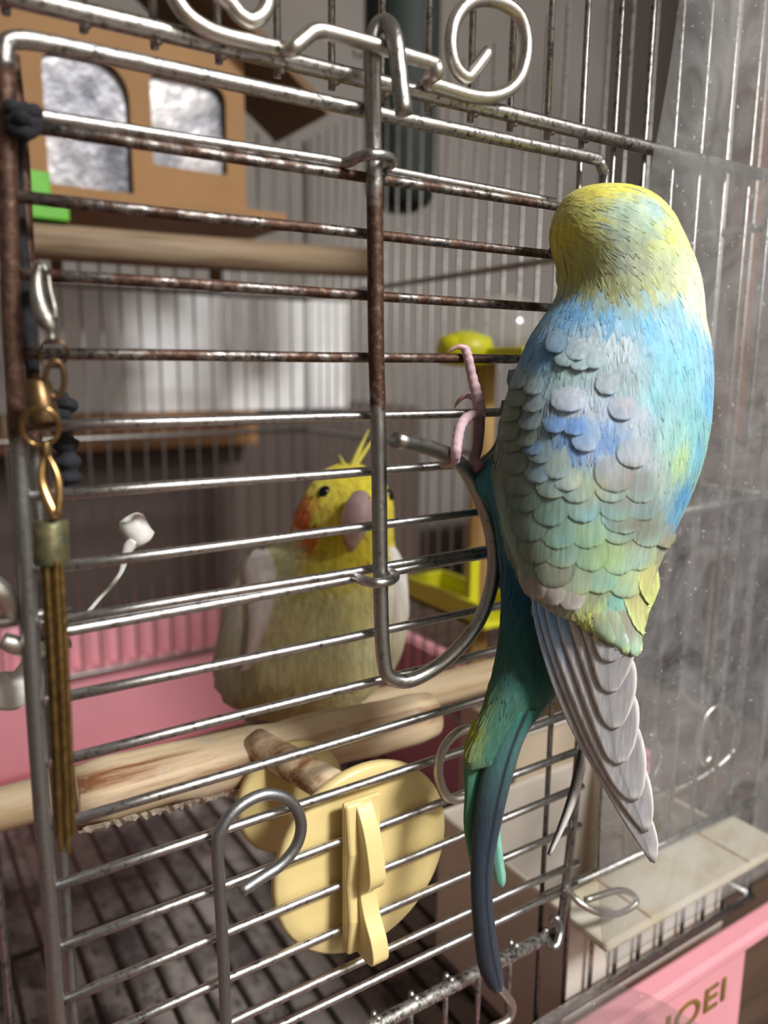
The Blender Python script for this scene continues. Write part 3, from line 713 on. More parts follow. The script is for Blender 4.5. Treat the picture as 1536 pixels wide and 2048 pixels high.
P, R = wob([onY(*p) for p in ((100, 792, .0015), (122, 800, .0015), (135, 812, .0015), (124, 835, .0015), (128, 868, .0015), (134, 905, .0015), (138, 945, .0015), (140, 978, .0015))], [.0012, .0016, .0018, .0017, .0021, .0022, .0022, .0019], .2)
tube('twist', P, R, M_cord, cord, 10)

# ------------------------------------------------------------------ birds: shared tools
def loft(sections, ratio, lat=Vector((1, 0, 0)), dor=Vector((0, 1, 0)), seg=40):
    """sections: (py, xl, xr, depth, ratio) -> rings of horizontal ellipses whose outline spans xl..xr"""
    V, F = [], []
    kl = abs(lat.dot(_r)); kd = abs(dor.dot(_r))
    for (py, xl, xr, dep, ro) in sections:
        c = Q((xl+xr)/2, py, dep); h = (xr-xl)/2/FPX*dep
        ww = h/math.sqrt(kl*kl+(ro*kd)**2); dd = ro*ww
        for k in range(seg):
            an = 2*math.pi*k/seg; V.append(c+lat*(ww*math.cos(an))+dor*(dd*math.sin(an)))
    n = len(sections)
    for i in range(n-1):
        for k in range(seg): F.append((i*seg+k, (i+1)*seg+k, (i+1)*seg+(k+1) % seg, i*seg+(k+1) % seg))
    F.append(tuple(range(seg))); F.append(tuple((n-1)*seg+k for k in range(seg))[::-1])
    return V, F
def fuse(name, parts, voxel, mat, parent, smooth_iter=6):
    V, F = [], []
    for v, f in parts:
        k = len(V); V += [tuple(x) for x in v]; F += [tuple(i+k for i in q) for q in f]
    me = bpy.data.meshes.new(name+'_raw'); me.from_pydata(V, [], F)
    o = bpy.data.objects.new(name+'_raw', me); COL.objects.link(o)
    m = o.modifiers.new('r', 'REMESH'); m.mode = 'VOXEL'; m.voxel_size = voxel
    s = o.modifiers.new('s', 'SMOOTH'); s.iterations = smooth_iter; s.factor = .5
    bpy.context.view_layer.update()
    me2 = bpy.data.meshes.new_from_object(o.evaluated_get(bpy.context.evaluated_depsgraph_get()))
    bpy.data.objects.remove(o); me2.name = name
    me2.polygons.foreach_set('use_smooth', [True]*len(me2.polygons)); me2.materials.clear(); me2.materials.append(mat)
    ob = new(name, me2, parent); ob.name = name
    vv = [v.co.copy() for v in me2.vertices]; ff = [tuple(p.vertices) for p in me2.polygons]
    return ob, BVHTree.FromPolygons(vv, ff), vv, ff
def field(samples, dep, power=3.2, soft=.14):
    """feather colours as scattered swatches in the bird's own lateral/height coordinates"""
    S_ = []
    for (x, y, c) in samples:
        p = Q(x, y, dep); S_.append((p.dot(_r), p.z, S(*c)))
    def f(p):
        a_, z_ = p.dot(_r), p.z; W_ = 0; C_ = [0, 0, 0]
        for (sa, sz, c) in S_:
            d2 = ((a_-sa)**2+(z_-sz)**2)*1e6+.6; w_ = 1/d2**(power/2); W_ += w_
            for i in range(3): C_[i] += c[i]*w_
        c = [x/W_ for x in C_]; lu = .25*c[0]+.6*c[1]+.15*c[2]; return tuple(x+(lu-x)*soft for x in c)
    return f
def paint(ob, vv, f):
    a_ = ob.data.color_attributes.new('Col', 'FLOAT_COLOR', 'POINT')
    L = []
    for v in vv: c = f(v); L += [c[0], c[1], c[2], 1.]
    a_.data.foreach_set('color', L)
def drape(bvh, px, py, off, fb):
    d = ray(px, py).normalized(); h = bvh.ray_cast(CAM, d)
    if h[0] is not None:
        nrm = h[1] if h[1].dot(d) < 0 else -h[1]; return h[0]+nrm*off
    p = Q(px, py, fb); h = bvh.find_nearest(p)
    nrm = (p-h[0]); nrm = nrm.normalized() if nrm.length > 1e-6 else -d
    return h[0]+nrm*min((p-h[0]).length, .0025)-d*off*.3
def tip_t(t): return 1-(1-t)**1.9
def scale_feather(name, bvh, tip, ang, Lpx, Wpx, cc, ce, cr, mat, parent, off=.0010, root=-.0002, fb=.187, nt=13, ns=9, camber=.00025, blend=0.):
    """one covert feather lying on the body; ang = tip direction (0 = straight down)"""
    dx, dy = math.sin(ang), math.cos(ang); V, F, C_ = [], [], []
    for i in range(nt):
        t_ = tip_t(i/(nt-1)); wv = (.72+.28*min(1, t_/.5)) if t_ < .5 else math.sqrt(max(0., 1-((t_-.5)/.5)**2.6))
        for j in range(ns):
            s_ = -1+2*j/(ns-1)
            x = tip[0]+dx*(t_-1)*Lpx - dy*s_*Wpx/2*wv; y = tip[1]+dy*(t_-1)*Lpx + dx*s_*Wpx/2*wv
            V.append(drape(bvh, x, y, lerp(root, off, t_**1.2)+camber*(1-s_*s_)*t_, fb))
            e = max(abs(s_)**3*.9, sstep(.55, .98, t_)); e2 = max(abs(s_)**8, sstep(.86, 1., t_))
            c_ = mixc(mixc(cc, ce, e), cr, e2); c_ = mixc(c_, colr(V[-1]), blend) if blend else c_
            C_.append((*c_, 1-max(sstep(.86, 1.02, t_), abs(s_)**12)*.8))
    for i in range(nt-1):
        for j in range(ns-1): F.append((i*ns+j, i*ns+j+1, (i+1)*ns+j+1, (i+1)*ns+j))
    return mesh(name, V, F, mat, parent, cols=C_)
def blade(name, left, right, dep, colf, mat, parent, n=26, m=7, bow=.0008, th=.00025):
    """flight feather between two outlines; dep = depth at root and tip"""
    A = resample(catmull([(x, y, 0) for x, y in left], 6), n); B_ = resample(catmull([(x, y, 0) for x, y in right], 6), n)
    V, F, C_ = [], [], []
    for i in range(n):
        t_ = i/(n-1)
        for j in range(m):
            s_ = j/(m-1); p = A[i].lerp(B_[i], s_)
            V.append(Q(p.x, p.y, (dep(p.y) if callable(dep) else lerp(dep[0], dep[1], t_))-bow*(1-(2*s_-1)**2))); C_.append(colf(t_, s_))
    for i in range(n-1):
        for j in range(m-1): F.append((i*m+j, i*m+j+1, (i+1)*m+j+1, (i+1)*m+j))
    o = mesh(name, V, F, mat, parent, cols=C_)
    sm = o.modifiers.new('s', 'SOLIDIFY'); sm.thickness = th
    return o
def tuft(name, bvh, vv, ff, keep, colf, flow, count, Lr, Wr, mat, parent, jit=.10, lift=.0009, seed=3):
    """small overlapping body feathers, each a curved leaf, joined as one plumage mesh"""
    rnd = random.Random(seed); V, F, C_ = [], [], []
    areas = []; tot = 0
    for f in ff:
        a0, b0, c0 = vv[f[0]], vv[f[1]], vv[f[2]]; tot += (b0-a0).cross(c0-a0).length; areas.append(tot)
    import bisect
    made = 0; tries = 0
    while made < count and tries < count*6:
        tries += 1
        f = ff[min(bisect.bisect(areas, rnd.random()*tot), len(ff)-1)]
        wts = [rnd.random() for _ in f]; sw = sum(wts); p = Vector((0, 0, 0))
        for i_, w_ in zip(f, wts): p += vv[i_]*(w_/sw)
        if not keep(p): continue
        h = bvh.find_nearest(p); nrm = h[1]
        fl_ = flow(p); d = fl_-nrm*fl_.dot(nrm)
        if d.length < 1e-4: continue
        d.normalize(); sd = nrm.cross(d); an = rnd.gauss(0, .16); d, sd = d*math.cos(an)+sd*math.sin(an), sd*math.cos(an)-d*math.sin(an)
        Ln = rnd.uniform(*Lr); Wd = rnd.uniform(*Wr); c = colf(p); g_ = 1+rnd.gauss(0, jit); k = len(V)
        c = tuple(max(0, x*g_*(1+rnd.gauss(0, jit*.35))) for x in c)
        for t_, ww in ((0, .5), (.35, 1), (.7, .8), (1., .15)):
            q = p+d*(Ln*(t_-.35)); hh = bvh.find_nearest(q); q = hh[0]+hh[1]*(lift*(.25+t_*.9))
            for s_ in (-1, 0, 1):
                V.append(q+sd*(s_*Wd*.5*ww)-nrm*(abs(s_)*lift*.4)); C_.append(tuple(x*(1.06 if s_ == 0 else .97) for x in c))
        for i in range(3):
            for j in range(2): F.append((k+i*3+j, k+i*3+j+1, k+i*3+j+4, k+i*3+j+3))
        made += 1
    o = mesh(name, V, F, mat, parent, cols=C_); o['kind'] = 'stuff'; return o
def foot_tube(name, P, R, mat, parent, scutes=0):
    P = catmull(P, 8); n = len(P); RR = []
    for i in range(n):
        t_ = i/(n-1)*(len(R)-1); k = min(int(t_), len(R)-2); RR.append(lerp(R[k], R[k+1], t_-k)*(1+(.07*math.sin(i*scutes) if scutes else 0)))
    V, F = tube_geo(P, RR, 12); return mesh(name, V, F, mat, parent)

# ------------------------------------------------------------------ blue budgie clinging to the door
bud = thing('budgerigar', 'sky blue and yellow budgie clinging to the cage door, seen from behind', 'bird', (.135, -.02, .13))
D_ = .187
SA = [(374, 1185, 1245, D_, 1), (380, 1156, 1272, D_, 1), (392, 1133, 1300, D_, 1), (410, 1118, 1322, D_, 1), (435, 1107, 1342, D_, 1), (470, 1100, 1358, D_, 1), (500, 1105, 1371, D_, 1), (530, 1116, 1384, D_, 1),
      (560, 1121, 1394, D_, .98), (590, 1117, 1400, D_, .95), (615, 1103, 1402, D_, .93), (640, 1083, 1406, D_, .9), (670, 1062, 1414, D_, .88), (700, 1046, 1421, D_, .86), (750, 1026, 1424, D_, .85), (800, 1009, 1422, D_, .85),
      (850, 997, 1418, D_, .85), (900, 989, 1409, D_, .84), (950, 986, 1396, D_, .82), (1000, 990, 1379, D_-.0005, .78), (1050, 998, 1361, D_-.0015, .72), (1100, 1016, 1344, D_-.003, .64), (1150, 1036, 1328, D_-.005, .54),
      (1190, 1062, 1316, D_-.006, .44), (1212, 1092, 1310, D_-.0065, .42), (1230, 1140, 1305, D_-.007, .4), (1270, 1188, 1294, D_-.0075, .34), (1300, 1235, 1288, D_-.008, .3), (1314, 1258, 1282, D_-.008, .3)]
SB = [(780, 1040, 1330, D_+.006, .8), (850, 1003, 1320, D_+.008, .8), (900, 982, 1310, D_+.010, .8), (925, 950, 1300, D_+.0115, .8), (948, 930, 1290, D_+.012, .8), (975, 938, 1282, D_+.0125, .8), (1010, 970, 1262, D_+.013, .8), (1050, 984, 1240, D_+.013, .8),
      (1100, 993, 1212, D_+.013, .8), (1150, 999, 1192, D_+.0125, .8), (1200, 1001, 1176, D_+.012, .78), (1250, 998, 1166, D_+.0115, .75), (1300, 991, 1158, D_+.011, .7), (1350, 979, 1146, D_+.010, .62), (1400, 962, 1116, D_+.009, .52),
      (1440, 946, 1086, D_+.008, .42), (1480, 930, 1056, D_+.007, .34), (1510, 922, 1034, D_+.006, .3), (1530, 935, 1020, D_+.006, .3)]
body, bvh, vv, ff = fuse('body', [loft(SA, 1), loft(SB, 1)], .0010, M_feath2, bud, 10)
ST = [(1150, 392, (240, 228, 20)), (1110, 470, (226, 214, 16)), (1125, 540, (196, 192, 70)), (1210, 384, (236, 230, 36)), (1260, 388, (222, 226, 70)), (1290, 402, (208, 220, 120)), (1325, 432, (222, 230, 110)), (1250, 425, (168, 204, 206)), (1195, 440, (176, 204, 180)),
      (1150, 450, (206, 212, 110)), (1180, 480, (168, 190, 170)), (1280, 480, (206, 218, 110)), (1240, 470, (170, 202, 186)), (1350, 482, (232, 236, 150)), (1200, 520, (186, 200, 176)), (1300, 520, (190, 214, 160)), (1140, 500, (200, 200, 90)), (1160, 560, (178, 182, 110)), (1240, 500, (200, 212, 140)),
      (1330, 520, (226, 233, 190)), (1290, 545, (214, 226, 180)), (1240, 540, (200, 212, 176)), (1350, 555, (232, 236, 200)), (1310, 455, (214, 226, 150)), (1380, 570, (232, 236, 205)), (1250, 570, (196, 206, 140)), (1190, 590, (160, 166, 104)), (1345, 598, (226, 234, 200)), (1300, 575, (206, 218, 160)), (1400, 620, (222, 232, 190)), (1290, 615, (140, 200, 226)),
      (1130, 620, (92, 170, 226)), (1180, 630, (118, 190, 234)), (1240, 645, (126, 198, 234)), (1330, 660, (124, 196, 232)), (1400, 700, (118, 186, 232)), (1300, 720, (126, 204, 220)), (1380, 780, (108, 186, 228)), (1250, 760, (140, 208, 222)), (1270, 690, (132, 204, 226)),
      (1330, 820, (126, 200, 206)), (1290, 850, (152, 208, 200)), (1305, 885, (176, 214, 150)), (1355, 880, (104, 190, 214)), (1340, 960, (70, 160, 218)), (1332, 1030, (64, 160, 222)), (1405, 870, (146, 202, 180)), (1390, 940, (140, 194, 146)), (1360, 1000, (110, 180, 180)), (1345, 1050, (140, 150, 130)), (1320, 1085, (160, 160, 110)),
      (1075, 690, (96, 168, 226)), (1140, 690, (190, 212, 220)), (1100, 730, (166, 206, 206)), (1190, 690, (200, 218, 228)), (1200, 745, (168, 190, 196)), (1130, 800, (204, 220, 238)), (1110, 850, (112, 160, 226)), (1160, 840, (126, 172, 230)), (1220, 800, (190, 200, 216)), (1240, 780, (130, 200, 210)), (1230, 900, (180, 192, 204)), (1150, 900, (180, 208, 230)),
      (1010, 820, (122, 140, 116)), (1030, 880, (112, 130, 106)), (1010, 940, (120, 136, 112)), (1080, 930, (136, 180, 206)), (1130, 950, (206, 216, 170)), (1220, 935, (158, 150, 140)), (1050, 1000, (116, 150, 130)), (1150, 1000, (140, 196, 200)), (1240, 1030, (126, 124, 112)), (1240, 1085, (166, 210, 200)), (1100, 1060, (124, 176, 164)),
      (1180, 1080, (166, 206, 110)), (1080, 1110, (128, 134, 116)), (1150, 1130, (146, 162, 126)), (1200, 1150, (124, 190, 176)), (1150, 1180, (190, 200, 84)), (1270, 1140, (232, 240, 130)), (1300, 1110, (170, 172, 110)), (1230, 1240, (140, 138, 120)), (1262, 1270, (220, 240, 150)), (1285, 1200, (200, 210, 124)), (1090, 1150, (156, 154, 144))]
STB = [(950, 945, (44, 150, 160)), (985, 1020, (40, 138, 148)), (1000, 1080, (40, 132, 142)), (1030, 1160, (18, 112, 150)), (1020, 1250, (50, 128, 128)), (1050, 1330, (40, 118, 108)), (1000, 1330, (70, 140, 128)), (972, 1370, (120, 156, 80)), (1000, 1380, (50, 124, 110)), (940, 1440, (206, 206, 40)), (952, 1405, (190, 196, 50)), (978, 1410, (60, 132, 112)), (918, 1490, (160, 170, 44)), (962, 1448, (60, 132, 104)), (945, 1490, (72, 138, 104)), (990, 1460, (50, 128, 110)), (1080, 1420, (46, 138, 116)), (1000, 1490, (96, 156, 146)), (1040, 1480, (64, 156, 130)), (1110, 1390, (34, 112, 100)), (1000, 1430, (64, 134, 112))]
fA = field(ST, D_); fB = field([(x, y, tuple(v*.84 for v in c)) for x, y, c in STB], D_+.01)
def colr(p):
    v = p-CAM; d = v.dot(_f); px = 768+FPX*v.dot(_r)/d; py = 1024-FPX*v.dot(_u)/d
    # rump and belly are teal; split along the wing edge
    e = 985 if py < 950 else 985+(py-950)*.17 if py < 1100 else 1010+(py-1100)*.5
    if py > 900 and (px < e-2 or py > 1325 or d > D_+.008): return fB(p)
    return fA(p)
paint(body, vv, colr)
def pxy(p):
    v = p-CAM; d = v.dot(_f); return 768+FPX*v.dot(_r)/d, 1024-FPX*v.dot(_u)/d, d
def wl_(y): # left edge of the wing
    T = [(690, 1056), (750, 1030), (800, 1012), (850, 1000), (900, 992), (950, 989), (1000, 993), (1050, 1002), (1100, 1020), (1150, 1040), (1190, 1062), (1230, 1120)]
    for (a0, x0), (a1, x1) in zip(T, T[1:]):
        if a0 <= y <= a1: return lerp(x0, x1, (y-a0)/(a1-a0))
    return T[-1][1]
def keepA(p):
    x, y, d = pxy(p)
    if y > 1505: return False
    if y > 900:
        e = wl_(min(y, 1229))
        if y < 1240 and abs(x-e) < 26: return False
    return True
def flowA(p):
    x, y, d = pxy(p)
    if y < 600:
        k = 1-sstep(430, 600, y); return (_r*(.9*k+.25)+Vector((0, 0, -1.0+.3*k))-_f*.3*k)
    if y > 1150 and d > D_: return Vector((0, 0, -1))-_r*.35*sstep(1250, 1500, y)
    return Vector((0, 0, -1))
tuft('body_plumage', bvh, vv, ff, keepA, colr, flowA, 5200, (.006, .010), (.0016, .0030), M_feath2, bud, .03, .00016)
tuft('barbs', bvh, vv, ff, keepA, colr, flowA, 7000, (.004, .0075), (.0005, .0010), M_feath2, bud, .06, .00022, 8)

# wing coverts, row by row (lower rows first, upper rows overlap them)
for k, (x, y) in enumerate(((1080, 1197), (1114, 1208), (1150, 1217))):
    scale_feather('primary_covert', bvh, (x, y), .30, 100, 62, S(164, 158, 148), S(172, 168, 160), S(196, 192, 184), M_covert, bud, off=.0004+.0002*k, root=-.0003)
for k, (x, y, an, ln, wd, cc, ce, cr) in enumerate([(1226, 1284, .62, 130, 46, (140, 150, 128), (150, 184, 158), (196, 208, 150)), (1250, 1305, .52, 150, 62, (150, 156, 134), (150, 196, 176), (206, 220, 150)), (1276, 1319, .40, 160, 70, (150, 146, 130), (156, 204, 190), (224, 236, 176)),
                                                    (1292, 1272, .26, 150, 54, (178, 174, 120), (206, 220, 140), (228, 240, 168)), (1304, 1216, .14, 130, 48, (190, 188, 124), (214, 226, 140), (222, 236, 160))]):
    scale_feather('tertial_feather', bvh, (x, y), an, ln, wd, S(*cc), S(*ce), S(*cr), M_covert, bud, off=.0005+.0002*k, root=-.0003, nt=18, blend=.2)
TEAL, YEL, OLV = S(132, 190, 182), S(206, 214, 96), S(132, 132, 112)
rows = [(1188, 1100, 1250, 4, 84, 110), (1142, 1064, 1285, 5, 76, 100), (1092, 1048, 1300, 5, 78, 92), (1046, 1034, 1290, 5, 74, 84), (1002, 1026, 1285, 5, 70, 76), (962, 1018, 1120, 3, 58, 66), (926, 1012, 1075, 2, 54, 56), (893, 1010, 1062, 2, 50, 52), (860, 1012, 1060, 2, 48, 48), (826, 1016, 1064, 2, 46, 46), (794, 1024, 1070, 2, 44, 44), (748, 1120, 1190, 3, 46, 56), (722, 1096, 1160, 2, 46, 50)]
rn = random.Random(11)
for ri, (yt, xa, xb, nn, wd, ln) in enumerate(rows):
    for j in range(nn):
        x = lerp(xa+17, xb, j/(nn-1))+rn.uniform(-5, 5); y = yt+rn.uniform(-7, 7)+(-14*(j == 0))
        c0 = fA(Q(x, y-ln*.35, D_)); big = yt > 980
        if j == 0: ce, cr = mixc(c0, S(96, 110, 90), .5), S(66, 72, 58)
        elif big: ce = mixc(c0, TEAL, .45); cr = mixc(c0, YEL, rn.uniform(.15, .5)) if rn.random() < .6 else mixc(c0, S(80, 84, 70), .5)
        else: ce = mixc(c0, S(200, 214, 226), rn.uniform(.1, .5)); cr = mixc(c0, S(170, 180, 150) if rn.random() < .5 else S(110, 130, 140), .5)
        cc = mixc(c0, OLV if big else S(150, 160, 170), rn.uniform(.15, .5) if big else rn.uniform(0, .25))
        scale_feather('covert_feather', bvh, (x, y), rn.uniform(-.06, .12)+.16*(yt-900)/300*(1 if yt > 900 else 0), ln, wd, cc, ce, cr, M_covert, bud, off=.00048+.00003*ri, root=.0001, blend=.5, camber=.00015)
# pale grey bumps and broad grey scapulars of the moulting back
for (x, y, wd, ln, cc, ce, cr) in [(1248, 1066, 92, 84, (122, 118, 106), (128, 124, 112), (170, 206, 200)), (1232, 984, 84, 92, (164, 158, 150), (150, 144, 134), (120, 116, 108)), (1268, 935, 70, 70, (186, 196, 204), (170, 170, 165), (130, 130, 120)),
                                   (1216, 792, 50, 58, (178, 182, 186), (166, 172, 176), (120, 160, 190)), (1246, 842, 58, 60, (186, 180, 184), (196, 196, 206), (160, 160, 170)), (1140, 826, 74, 66, (218, 226, 240), (206, 218, 236), (236, 240, 246)), (1172, 905, 60, 84, (176, 204, 232), (196, 216, 236), (220, 230, 240)),
                                   (1136, 982, 64, 58, (206, 216, 176), (196, 206, 176), (120, 112, 84)), (1112, 868, 46, 44, (104, 156, 228), (120, 168, 228), (150, 190, 230)), (1068, 912, 44, 44, (110, 160, 226), (130, 176, 226), (150, 190, 220)), (1152, 872, 52, 46, (118, 168, 232), (130, 178, 232), (170, 200, 236)), (1330, 1094, 50, 60, (150, 140, 112), (150, 150, 120), (190, 190, 140))]:
    scale_feather('scapular_feather', bvh, (x, y), .05, ln, wd, S(*cc), S(*ce), mixc(S(*cr), fA(Q(x, y, D_)), .6), M_covert, bud, off=.00065, root=0., camber=.00025, blend=.5)
# tertials running to the wing tip
# primaries
dW = pxy(drape(bvh, 1100, 1150, 0, D_))[2]-.0008
PR = [([(1064, 1186), (1066, 1225), (1080, 1290), (1105, 1370), (1140, 1455), (1190, 1545), (1245, 1640), (1300, 1722)], [(1078, 1186), (1100, 1260), (1140, 1370), (1190, 1470), (1250, 1560), (1300, 1630), (1316, 1690), (1308, 1726)]),
      ([(1073, 1188), (1080, 1240), (1106, 1330), (1140, 1420), (1180, 1510), (1225, 1585), (1266, 1640), (1286, 1662)], [(1092, 1188), (1140, 1300), (1200, 1400), (1262, 1480), (1296, 1550), (1306, 1605), (1303, 1645), (1294, 1663)]),
      ([(1086, 1192), (1098, 1260), (1124, 1345), (1156, 1430), (1190, 1505), (1222, 1565), (1248, 1593), (1262, 1600)], [(1110, 1192), (1160, 1300), (1220, 1380), (1270, 1440), (1290, 1500), (1291, 1550), (1284, 1585), (1272, 1601)]),
      ([(1107, 1198), (1120, 1265), (1144, 1340), (1170, 1415), (1194, 1475), (1212, 1512), (1226, 1524), (1234, 1527)], [(1132, 1198), (1180, 1280), (1235, 1340), (1272, 1395), (1278, 1440), (1270, 1485), (1256, 1515), (1242, 1527)]),
      ([(1128, 1200), (1142, 1260), (1160, 1320), (1180, 1380), (1196, 1425), (1210, 1448), (1220, 1455), (1226, 1456)], [(1152, 1200), (1195, 1260), (1250, 1300), (1270, 1330), (1272, 1375), (1262, 1415), (1246, 1446), (1234, 1456)]),
      ([(1150, 1206), (1162, 1255), (1176, 1300), (1188, 1345), (1198, 1370), (1208, 1381), (1216, 1383), (1222, 1383)], [(1172, 1206), (1210, 1250), (1255, 1280), (1268, 1300), (1262, 1330), (1248, 1358), (1236, 1376), (1228, 1383)]),
      ([(1170, 1215), (1180, 1255), (1188, 1290), (1196, 1310), (1204, 1318), (1210, 1320), (1214, 1321), (1218, 1321)], [(1195, 1215), (1225, 1250), (1252, 1270), (1256, 1290), (1250, 1304), (1240, 1314), (1230, 1320), (1222, 1321)])]
for k, (left, right) in enumerate(PR):
    left = [(left[0][0]-14, 1130)]+left; right = [(right[0][0]+6, 1130)]+right
    blue = k in (0, 1, 2, 3)
    def pc(t_, s_, k=k, blue=blue):
        c = mixc(S(184, 184, 187), S(156, 154, 157), sstep(.2, .7, s_)*(1-.5*sstep(.7, 1, t_)))
        if blue: c = mixc(c, S(130, 186, 240), (1-sstep(.12+.03*k, .48, t_))*(1-sstep(.45, .8, s_)))
        c = mixc(c, S(232, 229, 226), max(sstep(.88, 1., s_)*.9, sstep(.95, 1, t_), (1-sstep(0, .14, s_))*.8))
        sh = abs(s_-.34); return mixc(c, S(110, 106, 108), .6*(1-sstep(0, .09, sh)))
    blade('primary_feather', left, right, (lambda y, k=k: lerp(dW+.0085, .1915, min(1., (y-1130)/596.)**.8)-.00085*k), pc, M_feath, bud, 34, 12, .0004)
# tip of the other wing, seen edge on
blade('wing_tip_feather', [(1158, 1500), (1140, 1580), (1118, 1650), (1096, 1708)], [(1178, 1500), (1156, 1590), (1126, 1660), (1099, 1712)], (.194, .195), lambda t_, s_: mixc(S(70, 68, 68), S(232, 230, 226), sstep(.35, .6, s_)), M_feath, bud, 16, 5, .0010)
# tail feathers
TD = (.1912, .1968)
blade('tail_feather', [(946, 1440), (928, 1500), (930, 1580), (928, 1650), (940, 1720), (950, 1760)], [(1000, 1440), (980, 1510), (966, 1590), (960, 1660), (962, 1720), (958, 1762)], (.1928, .1975), lambda t_, s_: mixc(mixc(S(190, 196, 60), S(66, 140, 110), sstep(.2, .7, s_)), S(60, 130, 110), sstep(.1, .35, t_)*(1-s_*.3)), M_feath, bud, 20, 6)
blade('tail_feather', [(962, 1470), (944, 1560), (938, 1640), (942, 1720), (950, 1770)], [(1000, 1480), (975, 1560), (965, 1640), (962, 1720), (956, 1772)], (.1950, .1968), lambda t_, s_: mixc(S(150, 170, 60), S(86, 150, 130), sstep(.2, .8, s_)), M_feath, bud, 18, 5)
blade('tail_feather', [(990, 1600), (984, 1660), (984, 1720), (992, 1765), (1000, 1774)], [(1004, 1600), (1000, 1660), (1006, 1720), (1011, 1755), (1006, 1774)], (.1975, .199), lambda t_, s_: mixc(S(132, 190, 170), S(86, 150, 134), 1-sstep(0, .5, abs(s_-.5)*2)), M_feath, bud, 14, 5)
blade('tail_feather', [(992, 1420), (984, 1480), (962, 1560), (948, 1650), (943, 1750), (948, 1850), (958, 1930), (976, 1972), (990, 1984)], [(1080, 1420), (1046, 1480), (1021, 1560), (1002, 1640), (986, 1720), (983, 1800), (992, 1880), (1004, 1950), (1004, 1982)], TD,
      lambda t_, s_: mixc(mixc(mixc(mixc(S(44, 116, 98), S(70, 112, 110), sstep(.0, .12, t_)), S(46, 58, 72), sstep(.12, .42, t_)), S(50, 54, 66), sstep(.5, 1, t_)), S(24, 26, 36), max(1-sstep(0, .07, abs(s_-.70)), sstep(.9, 1, s_)*.6)), M_feath, bud, 36, 11, .0016, .0004)
# face on the far side: cere, beak, eyes
hc = Q(1232, 480, D_); hd = (_f*.86-_r*.45+Vector((0, 0, -.12))).normalized()
lt = hd.cross(Vector((0, 0, 1))).normalized()
M_beak = plain('horn_beak', S(196, 178, 120), .35, .1, 300)
tube('beak', [hc+hd*.0135+Vector((0, 0, .001)), hc+hd*.0172+Vector((0, 0, -.0005)), hc+hd*.0182+Vector((0, 0, -.0035)), hc+hd*.0170+Vector((0, 0, -.0065))], [.0034, .0033, .0024, .0006], M_beak, bud, 12, 4)
ball('cere', hc+hd*.0160+Vector((0, 0, .0026)), (.0026, .0026, .0018), plain('pale_cere', S(196, 170, 200), .4, .05), bud)
for sg in (1, -1):
    e = ball('eye', hc+(hd*.85+lt*sg*.53).normalized()*.0150+Vector((0, 0, .002)), .0020, plain('black_eye', S(14, 12, 12), .08, 0), bud)
# legs and feet
M_skin = plain('pink_scaly_skin', S(214, 184, 192), .55, .10, 500, bmp=.5, sss=.2)
M_shank = plain('dusky_shank', S(150, 122, 132), .6, .15, 400, bmp=.4)
M_claw = plain('pale_claw', S(208, 172, 164), .35, .08, 300, sss=.3)
YT = YD-.0028
def yq(L): return [onY(x, y, yy) for x, y, yy in L]
leg = foot_tube('leg', yq([(960, 826, YT-.001), (958, 862, YT-.0025), (955, 894, YT-.004), (949, 918, YT-.006), (958, 940, YT-.009)]), [.00135, .0014, .0013, .0014, .0017], M_shank, bud)
pxm = lambda p: p/FPX*.2
toe = foot_tube('toe', yq([(961, 835, YT-.0012), (957, 805, YT-.001), (951, 780, YT-.0006), (943, 748, YT), (936, 715, YT+.0002), (931, 697, YT+.001)]), [pxm(p) for p in (11, 12, 11, 9.5, 9.5, 9)], M_skin, bud, 1.5)
foot_tube('claw', yq([(933, 697, YT+.001), (918, 693, YT+.0015), (904, 698, YT+.0022), (893, 706, YT+.003)]), [pxm(p) for p in (7, 5.5, 3.5, .8)], M_claw, toe)
toe = foot_tube('toe', yq([(958, 828, YT-.001), (936, 834, YT-.004), (921, 852, YT-.008), (915, 880, YT-.0115), (912, 905, YT-.0125), (910, 922, YT-.0105)]), [pxm(p) for p in (9, 10, 10, 9.5, 9.5, 8.5)], M_skin, bud, 1.5)
foot_tube('claw', yq([(910, 922, YT-.0105), (897, 931, YT-.009), (884, 932, YT-.0075), (876, 922, YT-.006)]), [pxm(p) for p in (6.5, 5, 3.2, .8)], M_claw, toe)
toe = foot_tube('toe', yq([(952, 800, YT), (942, 792, YT+.0025), (932, 790, YT+.005)]), [pxm(p) for p in (7, 7, 6)], M_skin, bud, 1.5)
foot_tube('claw', yq([(934, 789, YT+.004), (921, 798, YT+.005), (913, 808, YT+.0055), (909, 816, YT+.006)]), [pxm(p) for p in (5.5, 4.5, 3, .8)], M_claw, toe)
# second foot, hidden by the body, holding the same rung
bx_ = onY(1110, 826, YD)
leg2 = foot_tube('leg', [bx_+Vector((0, -.003, 0)), bx_+Vector((.001, -.006, -.008)), bx_+Vector((.002, -.012, -.012))], [.0013, .0014, .002], M_shank, bud)
for dz, dx in ((.012, -.002), (-.011, .002), (.010, .004)):
    foot_tube('toe', [bx_+Vector((0, -.003, 0)), bx_+Vector((dx*.6, -.0026, dz*.6)), bx_+Vector((dx, -.001, dz))], [.0012, .0012, .0009], M_skin, bud, 1.5)

